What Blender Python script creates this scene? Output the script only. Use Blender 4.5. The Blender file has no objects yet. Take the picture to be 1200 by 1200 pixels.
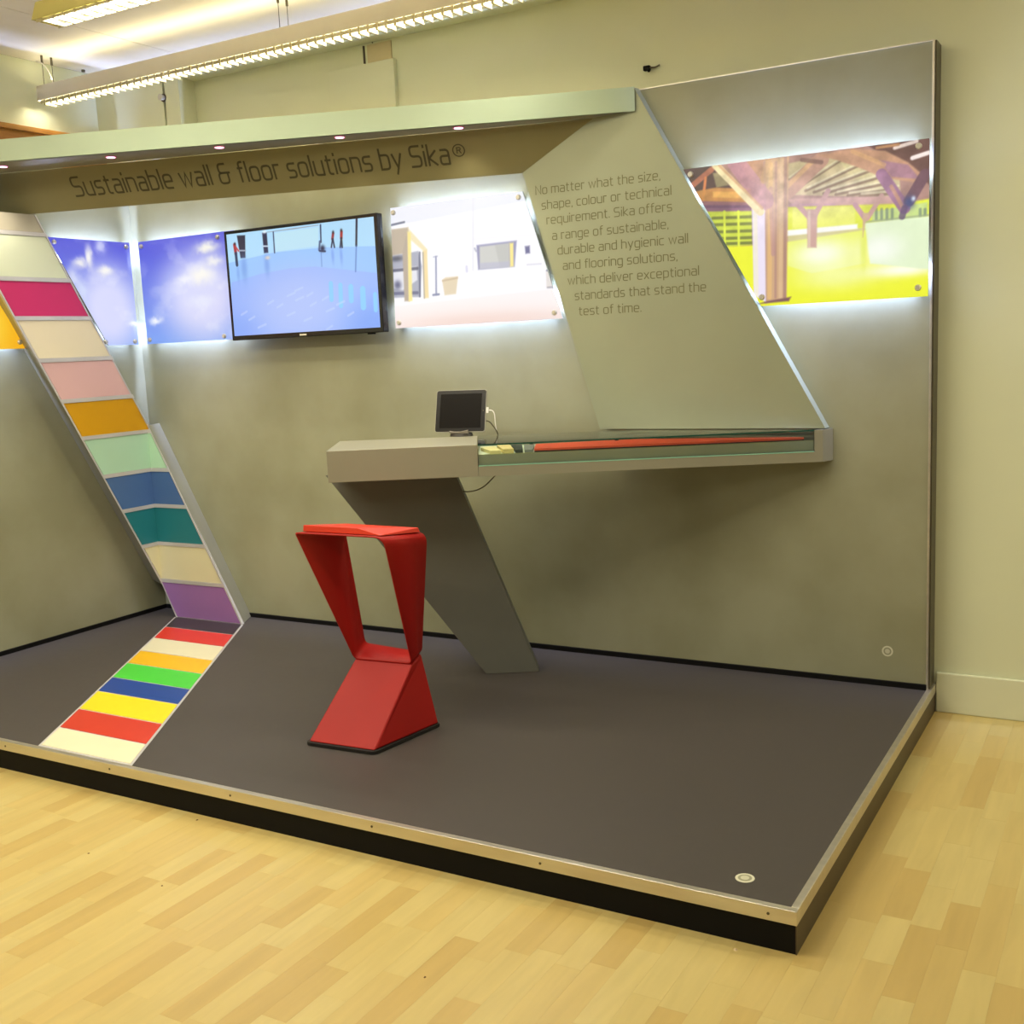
import bpy, bmesh, math, random
import numpy as np
from mathutils import Vector, Matrix
PI = math.pi
random.seed(11)
SC = bpy.context.scene
COL = SC.collection

# ------------------------------------------------------------------ camera, world, lights, exposure
cam_data = bpy.data.cameras.new('camera')
cam = bpy.data.objects.new('camera', cam_data)
COL.objects.link(cam)
SC.camera = cam
cam_data.sensor_width = 36.0
cam_data.lens = 38.93
cam_data.shift_x = -0.0004
cam_data.shift_y = 0.0027
cam_data.clip_start = 0.05
def cam_matrix(loc, yaw, pitch, roll):
    y, p, r = (math.radians(a) for a in (yaw, pitch, roll))
    f = Vector((-math.sin(y)*math.cos(p), math.cos(y)*math.cos(p), -math.sin(p)))
    rt = Vector((math.cos(y), math.sin(y), 0.0))
    up = rt.cross(f)
    c, s = math.cos(r), math.sin(r)
    R, U = c*rt + s*up, -s*rt + c*up
    return Matrix(((R.x, U.x, -f.x, loc[0]), (R.y, U.y, -f.y, loc[1]), (R.z, U.z, -f.z, loc[2]), (0, 0, 0, 1)))
cam.matrix_world = cam_matrix((0.7563, -4.5483, 1.4471), 30.2962, 8.6236, -2.6513)

SC.view_settings.view_transform = 'Standard'
SC.view_settings.look = 'None'
SC.view_settings.exposure = 0.0
SC.view_settings.gamma = 1.0
SC.view_settings.use_curve_mapping = False

world = bpy.data.worlds.new('world')
SC.world = world
world.use_nodes = True
wb = world.node_tree.nodes['Background']
wb.inputs[0].default_value = (1.0, 0.96, 0.82, 1)
wb.inputs[1].default_value = 0.17

def area(name, loc, size, power, color, direction=(0, 0, -1), xaxis=(1, 0, 0), spread=PI):
    d = bpy.data.lights.new(name, 'AREA')
    d.shape = 'RECTANGLE'; d.size = size[0]; d.size_y = size[1]
    d.energy = power; d.color = color; d.spread = spread
    o = bpy.data.objects.new(name, d); COL.objects.link(o)
    z = -Vector(direction).normalized(); x = Vector(xaxis).normalized(); y = z.cross(x)
    o.matrix_world = Matrix(((x.x, y.x, z.x, loc[0]), (x.y, y.y, z.y, loc[1]), (x.z, y.z, z.z, loc[2]), (0, 0, 0, 1)))
    return o
WARM = (1.0, 0.945, 0.77)
# lamps of the two ceiling fixtures modelled below, then three unseen ones added as fill
area('fixture_and_fill_lamp', (-2.9, -0.42, 2.872), (3.0, 0.05), 60, WARM)
area('fixture_and_fill_lamp', (-1.75, -1.25, 2.888), (3.0, 0.08), 34, WARM)
area('fixture_and_fill_lamp', (-2.6, -2.7, 2.86), (3.4, 0.14), 62, WARM)
area('fixture_and_fill_lamp', (2.3, -0.55, 2.86), (2.8, 0.14), 46, WARM)  # out of view, set close to the right room wall to brighten it
area('fixture_and_fill_lamp', (-0.8, -4.9, 2.86), (4.0, 0.14), 44, WARM)
YEL = (1.0, 0.89, 0.58)
area('fixture_and_fill_uplight', (-2.9, -0.42, 2.945), (3.0, 0.05), 4.5, YEL, (0, 0, 1), (1, 0, 0))
area('fixture_and_fill_uplight', (-1.75, -1.25, 2.955), (3.0, 0.05), 5, YEL, (0, 0, 1), (1, 0, 0))
area('fixture_and_fill_uplight', (-2.6, -2.7, 2.72), (3.4, 0.14), 26, YEL, (0, 0, 1), (1, 0, 0))  # unseen uplight added to brighten the ceiling and upper walls

# ------------------------------------------------------------------ helpers
def lin(c):
    return tuple(((v/255.0)/12.92 if v/255.0 <= 0.04045 else ((v/255.0+0.055)/1.055)**2.4) for v in c[:3])

def mat(name, col, rough=0.5, metal=0.0, var=0.05, scale=6.0, bump=0.0, bscale=60.0, stretch=(1, 1, 1), spec=0.5, col2=None, rvar=0.0):
    m = bpy.data.materials.new(name); m.use_nodes = True
    nt = m.node_tree; N = nt.nodes; Lk = nt.links
    b = N['Principled BSDF']
    tc = N.new('ShaderNodeTexCoord'); mp = N.new('ShaderNodeMapping'); mp.inputs['Scale'].default_value = stretch
    Lk.new(tc.outputs['Object'], mp.inputs[0])
    n = N.new('ShaderNodeTexNoise'); n.inputs['Scale'].default_value = scale; n.inputs['Detail'].default_value = 6
    Lk.new(mp.outputs[0], n.inputs['Vector'])
    r = N.new('ShaderNodeValToRGB')
    base = lin(col)
    a = tuple(max(0, v*(1-var)) for v in base) if col2 is None else lin(col2)
    c = tuple(min(1, v*(1+var)) for v in base) if col2 is None else base
    r.color_ramp.elements[0].position = 0.35; r.color_ramp.elements[1].position = 0.65
    r.color_ramp.elements[0].color = (*a, 1); r.color_ramp.elements[1].color = (*c, 1)
    Lk.new(n.outputs['Fac'], r.inputs[0]); Lk.new(r.outputs[0], b.inputs['Base Color'])
    b.inputs['Roughness'].default_value = rough
    b.inputs['Metallic'].default_value = metal
    b.inputs['Specular IOR Level'].default_value = spec
    if rvar:
        mr = N.new('ShaderNodeMapRange'); mr.inputs[3].default_value = rough-rvar; mr.inputs[4].default_value = rough+rvar
        Lk.new(n.outputs['Fac'], mr.inputs[0]); Lk.new(mr.outputs[0], b.inputs['Roughness'])
    if bump:
        n2 = N.new('ShaderNodeTexNoise'); n2.inputs['Scale'].default_value = bscale; n2.inputs['Detail'].default_value = 4
        Lk.new(mp.outputs[0], n2.inputs['Vector'])
        bp = N.new('ShaderNodeBump'); bp.inputs['Strength'].default_value = bump; bp.inputs['Distance'].default_value = 0.002
        Lk.new(n2.outputs['Fac'], bp.inputs['Height']); Lk.new(bp.outputs[0], b.inputs['Normal'])
    return m

def mat_emit(name, col, strength):
    m = bpy.data.materials.new(name); m.use_nodes = True
    b = m.node_tree.nodes['Principled BSDF']
    b.inputs['Base Color'].default_value = (*lin(col), 1)
    b.inputs['Emission Color'].default_value = (*lin(col), 1)
    b.inputs['Emission Strength'].default_value = strength
    return m

def mat_print(name, strength, rough=0.25, base=0.15):
    """Backlit print or screen: the picture is held as point colours of the sheet."""
    m = bpy.data.materials.new(name); m.use_nodes = True
    nt = m.node_tree; b = nt.nodes['Principled BSDF']
    a = nt.nodes.new('ShaderNodeAttribute'); a.attribute_name = 'print'
    nt.links.new(a.outputs['Color'], b.inputs['Emission Color'])
    b.inputs['Emission Strength'].default_value = strength
    b.inputs['Base Color'].default_value = (base, base, base, 1)
    b.inputs['Roughness'].default_value = rough
    return m

def mat_glass(name, tint, gloss=0.08):
    m = bpy.data.materials.new(name); m.use_nodes = True
    nt = m.node_tree; nt.nodes.clear()
    o = nt.nodes.new('ShaderNodeOutputMaterial'); mx = nt.nodes.new('ShaderNodeMixShader')
    t = nt.nodes.new('ShaderNodeBsdfTransparent'); g = nt.nodes.new('ShaderNodeBsdfGlossy'); f = nt.nodes.new('ShaderNodeFresnel')
    t.inputs[0].default_value = (*tint, 1); g.inputs['Roughness'].default_value = 0.03; f.inputs[0].default_value = 1.45
    nt.links.new(f.outputs[0], mx.inputs[0]); nt.links.new(t.outputs[0], mx.inputs[1]); nt.links.new(g.outputs[0], mx.inputs[2])
    nt.links.new(mx.outputs[0], o.inputs[0])
    return m

def link(name, me, m, parent=None, loc=None):
    o = bpy.data.objects.new(name, me)
    if m is not None: me.materials.append(m)
    COL.objects.link(o)
    if parent is not None:
        o.parent = parent
        p = parent; off = Vector((0, 0, 0))
        while p is not None: off += p.location; p = p.parent
        o.location = Vector(loc or (0, 0, 0)) - off
    else:
        o.location = loc or (0, 0, 0)
    return o

def mesh(name, verts, faces, m, parent=None, bevel=0.0, smooth=False, origin='base'):
    vs = [Vector(v) for v in verts]
    lo = Vector((min(v[i] for v in vs) for i in range(3))); hi = Vector((max(v[i] for v in vs) for i in range(3)))
    c = (lo+hi)/2; c.z = lo.z
    me = bpy.data.meshes.new(name)
    me.from_pydata([v-c for v in vs], [], faces)
    bm = bmesh.new(); bm.from_mesh(me); bmesh.ops.recalc_face_normals(bm, faces=bm.faces); bm.to_mesh(me); bm.free()
    if smooth:
        for p in me.polygons: p.use_smooth = True
    o = link(name, me, m, parent, c)
    if bevel:
        md = o.modifiers.new('bevel', 'BEVEL'); md.width = bevel; md.segments = 2; md.limit_method = 'ANGLE'
    return o

def box(name, lo, hi, m, parent=None, bevel=0.0):
    x0, y0, z0 = lo; x1, y1, z1 = hi
    v = [(x0, y0, z0), (x1, y0, z0), (x1, y1, z0), (x0, y1, z0), (x0, y0, z1), (x1, y0, z1), (x1, y1, z1), (x0, y1, z1)]
    f = [(0, 3, 2, 1), (4, 5, 6, 7), (0, 1, 5, 4), (1, 2, 6, 5), (2, 3, 7, 6), (3, 0, 4, 7)]
    return mesh(name, v, f, m, parent, bevel)

def prism(name, pts, vec, m, parent=None, bevel=0.0):
    """planar polygon pts swept along vec (or to an equal-length second outline)"""
    n = len(pts)
    a = [Vector(p) for p in pts]
    b = [Vector(p) for p in vec] if isinstance(vec, list) else [p+Vector(vec) for p in a]
    f = [tuple(range(n)), tuple(range(2*n-1, n-1, -1))] + [(i, (i+1) % n, n+(i+1) % n, n+i) for i in range(n)]
    return mesh(name, a+b, f, m, parent, bevel)

def cyl(name, p0, p1, r, m, parent=None, seg=20, r1=None, bevel=0.0):
    p0, p1 = Vector(p0), Vector(p1); d = (p1-p0).normalized()
    x = d.orthogonal().normalized(); y = d.cross(x); r1 = r if r1 is None else r1
    v = [p0+(x*math.cos(a)+y*math.sin(a))*r for a in (2*PI*i/seg for i in range(seg))]
    v += [p1+(x*math.cos(a)+y*math.sin(a))*r1 for a in (2*PI*i/seg for i in range(seg))]
    f = [tuple(range(seg-1, -1, -1)), tuple(range(seg, 2*seg))] + [(i, (i+1) % seg, seg+(i+1) % seg, seg+i) for i in range(seg)]
    return mesh(name, v, f, m, parent, bevel)

def tube(name, pts, r, m, parent=None, seg=8, sub=6):
    P = [Vector(p) for p in pts]; Q = []
    for i in range(len(P)-1):
        p0, p1, p2, p3 = P[max(i-1, 0)], P[i], P[i+1], P[min(i+2, len(P)-1)]
        for k in range(sub):
            t = k/sub
            Q.append(0.5*((2*p1)+(p2-p0)*t+(2*p0-5*p1+4*p2-p3)*t*t+(3*p1-p0-3*p2+p3)*t**3))
    Q.append(P[-1])
    v = []; f = []; up = Vector((0.13, 0.2, 0.97))
    for i, q in enumerate(Q):
        d = (Q[min(i+1, len(Q)-1)]-Q[max(i-1, 0)]).normalized()
        x = d.cross(up).normalized() if d.cross(up).length > 1e-3 else d.orthogonal().normalized(); y = d.cross(x)
        up = -y if False else up
        v += [q+(x*math.cos(a)+y*math.sin(a))*r for a in (2*PI*j/seg for j in range(seg))]
    for i in range(len(Q)-1):
        for j in range(seg):
            f.append((i*seg+j, i*seg+(j+1) % seg, (i+1)*seg+(j+1) % seg, (i+1)*seg+j))
    f.append(tuple(range(seg))); f.append(tuple((len(Q)-1)*seg+j for j in range(seg-1, -1, -1)))
    return mesh(name, v, f, m, parent, smooth=True)

def tag(o, label, cat, group=None):
    o['label'] = label; o['category'] = cat
    if group: o['group'] = group
    return o
def thing(name, loc, label, cat, group=None):
    o = bpy.data.objects.new(name, None); o.empty_display_size = 0.1
    COL.objects.link(o); o.location = loc
    return tag(o, label, cat, group)
def struct(o):
    o['kind'] = 'structure'; return o

# ------------------------------------------------------------------ dimensions (metres; z = 0 is the platform's top)
FZ = -0.117          # room floor
CZ = 3.07            # ceiling
WB = 0.105           # face of the room's back wall
L = 4.327            # stand's left wall face at x = -L
D = 1.954            # platform depth
H = 2.5              # stand height

# ------------------------------------------------------------------ materials
M_wall = mat('cream_wall_paint', (220, 224, 194), 0.85, var=0.02, scale=2.0, bump=0.05, bscale=140)
M_ceil = mat('ceiling_paint', (238, 232, 220), 0.9, var=0.02)
M_base = mat('skirting_paint', (222, 225, 198), 0.5, var=0.02)
M_conc = mat('polished_concrete_plaster', (158, 158, 132), 0.5, col2=(144, 143, 115), scale=2.2, bump=0.05, bscale=30, spec=0.4, rvar=0.08)
M_silver = mat('silver_grey_lacquer', (156, 161, 138), 0.42, metal=0.2, var=0.03, scale=3)
M_fascia = mat('fascia_silver_lacquer', (176, 194, 172), 0.38, metal=0.15, var=0.03, scale=3)
M_silver_dk = mat('grey_lacquer', (152, 150, 132), 0.45, metal=0.2, var=0.03, scale=3)
M_trim = mat('brushed_aluminium', (214, 208, 196), 0.34, metal=0.85, var=0.06, scale=4, stretch=(1, 8, 8), rvar=0.08)
M_strip = mat('aluminium_profile', (206, 204, 208), 0.4, metal=0.3, var=0.05)
M_edge = mat('dark_anodised_edge', (92, 86, 70), 0.4, metal=0.5, var=0.05)
M_black = mat('black_laminate', (12, 11, 11), 0.7, var=0.1, spec=0.2)
M_vinyl = mat('grey_vinyl_floor', (72, 67, 65), 0.5, var=0.05, scale=40, bump=0.03, bscale=200, rvar=0.05, spec=0.3)
M_red = mat('red_powder_coat', (158, 19, 15), 0.5, spec=0.3, var=0.03, scale=4)
M_rubber = mat('black_rubber', (20, 18, 17), 0.6)
M_knob = mat('satin_steel', (206, 202, 194), 0.35, metal=0.4)
M_text = mat('printed_lettering', (70, 66, 44), 0.6)
M_text2 = mat('printed_lettering_grey', (106, 106, 72), 0.6)
M_white = mat('white_metal', (240, 236, 232), 0.45, var=0.02)
M_lens = mat_emit('lit_lamp', (255, 176, 212), 3.5)
M_tubeL = mat_emit('lit_tube', (255, 246, 216), 3.0)
M_wood = mat('varnished_oak', (196, 142, 66), 0.45, col2=(160, 104, 40), scale=5, stretch=(8, 1, 8))
M_tv = mat('black_glossy_plastic', (16, 16, 24), 0.22, var=0.05)
M_glass = mat_glass('case_glass', (0.97, 0.992, 0.978))
M_glassedge = mat('polished_glass_edge', (150, 205, 180), 0.2, var=0.05)
M_teal = mat('dark_teal_glass_edge', (24, 78, 62), 0.2, var=0.1)
M_seam = mat('seam_shadow_gap', (120, 108, 78), 0.8)

# ------------------------------------------------------------------ room shell
struct(box('wall_back', (-4.62, WB, FZ), (6.0, WB+0.12, CZ), M_wall))
struct(box('wall_left', (-4.62, -8.0, FZ), (-4.5, WB, CZ), M_wall))
ceiling = struct(box('ceiling', (-4.62, -8.0, CZ+0.012), (6.0, WB, CZ+0.1), M_seam))
for (x0, x1) in ((-4.5, -3.826), (-3.82, -1.4), (-1.394, 1.03), (1.036, 3.5), (3.506, 6.0)):
    box('ceiling_panel', (x0, -8.0, CZ), (x1, WB, CZ+0.012), M_ceil, ceiling, 0.002)
struct(box('baseboard_back', (0.02, WB-0.016, FZ), (6.0, WB, 0.05), M_base, None, 0.004))
struct(box('trim_1', (-4.5, -0.01, 2.56), (-3.97, WB, CZ), M_wall))                # boxed-out end of the wall
struct(box('trim_2', (-3.95, -0.015, 2.56), (-3.845, WB, CZ), M_wall))             # pilaster beside the recess
struct(box('trim_3', (-3.845, 0.0, 2.955), (6.0, WB, CZ), M_wall))                 # lintel over the recess

# laminate floor: every strip of the parquet pattern is a piece
def mat_plank():
    m = bpy.data.materials.new('beech_laminate'); m.use_nodes = True
    nt = m.node_tree; N = nt.nodes; K = nt.links; b = N['Principled BSDF']
    geo = N.new('ShaderNodeNewGeometry'); oi = N.new('ShaderNodeObjectInfo')
    add = N.new('ShaderNodeMath'); add.operation = 'ADD'; fr = N.new('ShaderNodeMath'); fr.operation = 'FRACT'
    K.new(oi.outputs['Random'], add.inputs[0]); K.new(geo.outputs['Random Per Island'], add.inputs[1]); K.new(add.outputs[0], fr.inputs[0])
    cr = N.new('ShaderNodeValToRGB'); cr.color_ramp.interpolation = 'LINEAR'
    e = cr.color_ramp.elements
    e[0].position = 0.0; e[0].color = (*lin((188, 161, 98)), 1)
    e[1].position = 1.0; e[1].color = (*lin((199, 180, 119)), 1)
    for p, c in ((0.12, (189, 163, 100)), (0.3, (195, 171, 108)), (0.7, (197, 176, 113))):
        q = e.new(p); q.color = (*lin(c), 1)
    K.new(fr.outputs[0], cr.inputs[0])
    tc = N.new('ShaderNodeCombineXYZ'); sp = N.new('ShaderNodeSeparateXYZ'); K.new(geo.outputs['Position'], sp.inputs[0])
    mx = N.new('ShaderNodeMath'); mx.operation = 'MULTIPLY'; mx.inputs[1].default_value = 26; K.new(sp.outputs[0], mx.inputs[0])
    my = N.new('ShaderNodeMath'); my.operation = 'MULTIPLY'; my.inputs[1].default_value = 2.6; K.new(sp.outputs[1], my.inputs[0])
    mz = N.new('ShaderNodeMath'); mz.operation = 'MULTIPLY'; mz.inputs[1].default_value = 43; K.new(fr.outputs[0], mz.inputs[0])
    K.new(mx.outputs[0], tc.inputs[0]); K.new(my.outputs[0], tc.inputs[1]); K.new(mz.outputs[0], tc.inputs[2])
    n = N.new('ShaderNodeTexNoise'); n.inputs['Scale'].default_value = 1.0; n.inputs['Detail'].default_value = 5; n.inputs['Distortion'].default_value = 0.6
    K.new(tc.outputs[0], n.inputs['Vector'])
    g = N.new('ShaderNodeMapRange'); g.inputs[1].default_value = 0.3; g.inputs[2].default_value = 0.7; g.inputs[3].default_value = 0.93; g.inputs[4].default_value = 1.05
    K.new(n.outputs['Fac'], g.inputs[0])
    mul = N.new('ShaderNodeVectorMath'); mul.operation = 'SCALE'; K.new(cr.outputs[0], mul.inputs[0]); K.new(g.outputs[0], mul.inputs['Scale'])
    K.new(mul.outputs[0], b.inputs['Base Color'])
    b.inputs['Roughness'].default_value = 0.3
    b.inputs['Specular IOR Level'].default_value = 0.5
    return m
M_plank = mat_plank()
floor = struct(box('floor', (-4.62, -8.0, FZ-0.08), (6.0, WB, FZ-0.004), mat('floor_underlay', (196, 158, 96), 0.8)))
PW = 0.0765
def plank_geo(w, l, h=0.0044, b=0.00025):
    v = [(0, 0, 0), (w, 0, 0), (w, l, 0), (0, l, 0), (0, 0, h-b), (w, 0, h-b), (w, l, h-b), (0, l, h-b), (b, b, h), (w-b, b, h), (w-b, l-b, h), (b, l-b, h)]
    f = [(0, 1, 5, 4), (1, 2, 6, 5), (2, 3, 7, 6), (3, 0, 4, 7), (4, 5, 9, 8), (5, 6, 10, 9), (6, 7, 11, 10), (7, 4, 8, 11), (8, 9, 10, 11)]
    return v, f
lens_l = [0.24, 0.30, 0.36, 0.42, 0.48]
plank_me = []
for l in lens_l:
    v, f = plank_geo(PW-0.0001, l-0.0001)
    me = bpy.data.meshes.new('plank'); me.from_pydata(v, [], f); me.materials.append(M_plank); plank_me.append(me)
Mi = cam.matrix_world.inverted()
def seen(x, y):
    p = Mi @ Vector((x, y, FZ))
    if p.z > -0.3: return False
    u = 0.5 + 1297.65/1200*p.x/-p.z; v = 0.5 - 1297.65/1200*p.y/-p.z
    return -0.06 < u < 1.06 and -0.06 < v < 1.06
far_v, far_f = [], []
rp = random.Random(5)
nx = 0
x = -4.5
while x < 5.9:
    y = -7.9 - rp.random()*0.4
    while y < WB:
        k = rp.randrange(5); l = lens_l[k]
        l_use = min(l, WB-y)
        under = (x > -4.45 and x+PW < 0.0 and y > -D+0.02)
        vis = any(seen(x+dx, y+dy) for dx in (0, PW) for dy in (0, l/2, l)) and not under and l_use == l
        if vis and nx < 300:
            o = bpy.data.objects.new('plank', plank_me[k]); COL.objects.link(o); o.parent = floor
            o.location = Vector((x, y, FZ-0.0044)) - floor.location
            nx += 1
        elif not under and l_use > 0.01 and y+l > -7.9:
            v, f = plank_geo(PW-0.0003, l_use-0.0003); n0 = len(far_v)
            far_v += [(a+x, b+y, c+FZ-0.0044) for a, b, c in v]; far_f += [tuple(i+n0 for i in q) for q in f]
        y += l
    x += PW
o = mesh('planks', far_v, far_f, M_plank, floor); o['kind'] = 'stuff'

P_DEB = [(-0.131, -1.992), (-2.055, -1.988), (-0.79, -2.447), (-2.193, -2.329), (-1.795, -2.385)]
# small scuffs lying on the laminate
crumb = mat('debris', (104, 74, 40), 0.8)
def scrap(x, y, label, r=0.006, c=crumb, kind='crumb'):
    v = [(x+r*random.uniform(.5, 1)*math.cos(a), y+r*random.uniform(.5, 1)*math.sin(a), FZ) for a in (0, 1.2, 2.5, 3.8, 5.1)]
    v.append((x, y, FZ+r*0.5))
    tag(mesh(kind, v, [(4, 3, 2, 1, 0)]+[(i, (i+1) % 5, 5) for i in range(5)], c), label, 'debris')
scrap(*P_DEB[0], 'tiny pale scrap of debris on the laminate near the platform front corner', 0.009, mat('pale_debris', (214, 190, 150), 0.8), 'scrap')
scrap(*P_DEB[1], 'dark speck on the laminate left of the pinkish glare, close to platform edge', 0.006)
scrap(*P_DEB[2], 'dark speck on the laminate at lower middle of the floor', 0.006)
scrap(*P_DEB[3], 'dark speck on the laminate in front of the left end of platform', 0.005)
scrap(*P_DEB[4], 'small speck on the laminate beside the pinkish floor glare', 0.005)

# ------------------------------------------------------------------ wall fittings
kx, ky = -3.963, -0.01
k = thing('door_knob', (kx, ky, 2.868), 'round dark metal knob on the cream panel high above the canopy', 'knob')
cyl('rosette', (kx, ky, 2.868), (kx, ky-0.006, 2.868), 0.022, M_edge, k)
cyl('handle', (kx, ky-0.006, 2.868), (kx, ky-0.03, 2.868), 0.013, M_knob, k, r1=0.017)
p = thing('cover_panel', (-2.6, WB, 2.5), 'cream boxed cover panel on the upper wall with a dark seam above it', 'panel')
box('panel', (-2.9, WB-0.025, 2.45), (-2.497, WB, 2.855), M_wall, p, 0.002)
box('recess_plate', (-2.665, WB-0.006, 2.855), (-2.52, WB, 2.945), mat('old_paint', (206, 194, 156), 0.9), p)
box('seam', (-2.69, WB-0.008, 2.862), (-2.682, WB, 2.945), M_edge, p)
tube('wire', [(-2.63, WB-0.004, 2.95), (-2.64, WB-0.01, 2.975), (-2.64, -0.004, 2.99)], 0.003, M_edge, p)
p = thing('wall_bracket', (-1.175, WB, 2.595), 'small dark cable bracket on the cream wall above the canopy end', 'bracket')
box('plate', (-1.20, WB-0.02, 2.592), (-1.17, WB, 2.612), M_black, p, 0.003)
cyl('hook', (-1.18, WB-0.012, 2.60), (-1.168, WB-0.03, 2.585), 0.006, M_black, p)
tube('cable_end', [(-1.17, WB-0.012, 2.602), (-1.145, WB-0.012, 2.60), (-1.125, WB-0.012, 2.606)], 0.004, M_edge, p)
p = thing('wooden_pelmet', (-4.468, -2.0, 2.4), 'orange-brown wooden pelmet on the left wall above the canopy', 'pelmet')
box('cap', (-4.498, -4.6, 2.685), (-4.438, 0.0, 2.712), M_wood, p, 0.003)
box('board', (-4.498, -4.6, 2.35), (-4.46, 0.0, 2.685), mat('oak_board', (178, 122, 50), 0.5, col2=(150, 98, 36), scale=4, stretch=(8, 1, 8)), p)

# ------------------------------------------------------------------ hanging ceiling fixtures
def fixture(x0, x1, yc, z0, label, rods, n_blades, body=M_white, hb=0.062, drop=0.0):
    t = thing('ceiling_light', ((x0+x1)/2, yc, z0), label, 'ceiling light', 'linear lights hung under the ceiling')
    zt = z0+0.088
    ht = min(0.035, hb*0.8)
    prof = [(-ht, zt), (-hb, z0+0.012), (-hb+0.005, z0+0.012), (-ht+0.004, zt-0.006), (ht-0.004, zt-0.006), (hb-0.005, z0+0.012), (hb, z0+0.012), (ht, zt)]
    prism('housing', [(x0, yc+a, b) for a, b in prof], (x1-x0, 0, 0), body, t)
    for xe in (x0, x1-0.004):
        prism('end_cap', [(xe, yc+a, b) for a, b in ((-ht+0.001, zt-0.002), (-hb+0.002, z0+0.012), (hb-0.002, z0+0.012), (ht-0.001, zt-0.002))], (0.004, 0, 0), body, t)
    cyl('tube', (x0+0.03, yc, z0+0.07), (x1-0.03, yc, z0+0.07), 0.007, M_tubeL, t, 10)
    b0 = None
    for i in range(n_blades):
        xx = x0+0.05+(x1-x0-0.1)*i/(n_blades-1)
        if b0 is None:
            b0 = prism('louvre_blade', [(xx, yc-hb+0.002+0.004*(drop == 0), z0+0.026), (xx, yc-hb+0.004, z0-drop), (xx, yc+hb-0.006, z0-drop), (xx, yc+hb-0.008, z0+0.026)], (0.012, 0, 0), M_louv, t)
        else:
            b = b0.copy(); COL.objects.link(b); b.parent = t; b.location = b0.location + Vector((xx-x0-0.05, 0, 0))
    for sy, zb_ in ((-hb+0.007, z0+0.001-drop*0.35), (hb-0.011, z0+0.001)):
        box('louvre_rail', (x0+0.02, yc+sy, zb_), (x1-0.02, yc+sy+0.004, z0+0.013), M_louv, t)
    for rx in rods:
        for sy in (-0.03, 0.03):
            r = cyl('suspension_wire', (rx, yc+sy, zt-0.002), (rx, yc+sy, CZ-0.035), 0.0016, M_edge, t, 6)
            cyl('ceiling_anchor', (rx, yc+sy, CZ-0.04), (rx, yc+sy, CZ), 0.006, M_edge, t, 10)
    return t
M_louv = mat('louvre_blade_metal', (206, 200, 176), 0.3, metal=0.6, var=0.04)
M_olive = mat('olive_housing', (206, 200, 130), 0.5, var=0.03)  # olive body colour of the second strip light
t = fixture(-4.43, -1.38, -0.42, 2.836, 'long white louvred strip light hanging nearest the back wall', (-4.37, -2.74), 62, hb=0.040, drop=0.016)
tube('power_cable', [(-4.39, -0.47, CZ-0.03), (-4.35, -0.46, 3.02), (-4.33, -0.44, 2.97), (-4.335, -0.42, 2.92)], 0.003, M_white, t)
t = fixture(-3.33, -0.25, -1.25, 2.862, 'cream strip light cut off by the photo top at upper left', (-3.25, -1.7), 46, M_olive)
tag(cyl('ceiling_hook', (-4.45, -0.12, CZ-0.012), (-4.45, -0.12, CZ), 0.01, M_edge, None, 10), 'tiny dark hook on the ceiling beside the hanging wires', 'hook')

# ------------------------------------------------------------------ stand: platform
pf = thing('platform', (-2.2, -0.9, FZ), 'low exhibition platform with grey vinyl top, metal edge and black plinth', 'platform')
box('plinth', (-4.432, -D+0.004, FZ), (0.014, 0.1, -0.036), M_black, pf)
box('side_skirt', (0.014, -D+0.002, FZ), (0.017, 0.1, -0.034), mat('dark_brown_laminate', (74, 62, 44), 0.45), pf)
box('deck', (-4.432, -D+0.02, -0.036), (-0.002, 0.1, 0.0), M_vinyl, pf)
box('edge_trim', (-4.432, -D-0.002, -0.036), (0.019, -D+0.02, 0.0025), M_trim, pf, 0.0015)
box('edge_trim', (-0.002, -D+0.02, -0.036), (0.019, 0.1, 0.0025), M_trim, pf, 0.0015)
for i, sx in enumerate((-3.72, -3.12, -2.52, -1.92, -1.32, -0.72, -0.055)):
    cyl('screw', (sx, -D-0.0035, -0.017), (sx, -D-0.001, -0.017), 0.004, M_edge, pf, 10)
box('skirting_gap', (-4.325, -0.012, 0.0), (-0.002, 0.0, 0.022), M_black, pf)
box('skirting_gap', (-4.327, -D+0.03, 0.0), (-4.315, -0.012, 0.022), M_black, pf)

# stand: two display walls
dw = thing('display_wall', (-2.2, 0.05, 0), 'long grey concrete-look display wall behind the desk', 'display wall')
box('wall_panel', (-L, 0.0, 0.022), (-0.004, 0.098, H-0.004), M_conc, dw)
box('edge_profile', (-0.004, -0.004, 0.003), (0.004, 0.1, H), M_trim, dw)
box('end_face', (0.004, 0.004, 0.003), (0.010, 0.1, H-0.002), M_edge, dw)
box('top_profile', (-L, -0.004, H-0.004), (-0.004, 0.1, H), M_trim, dw)
dl = thing('display_wall', (-4.38, -1.0, 0), 'short grey concrete-look display wall on the left side of the stand', 'display wall')
box('wall_panel', (-4.43, -D+0.03, 0.022), (-L, 0.098, H-0.004), M_conc, dl)

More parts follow.
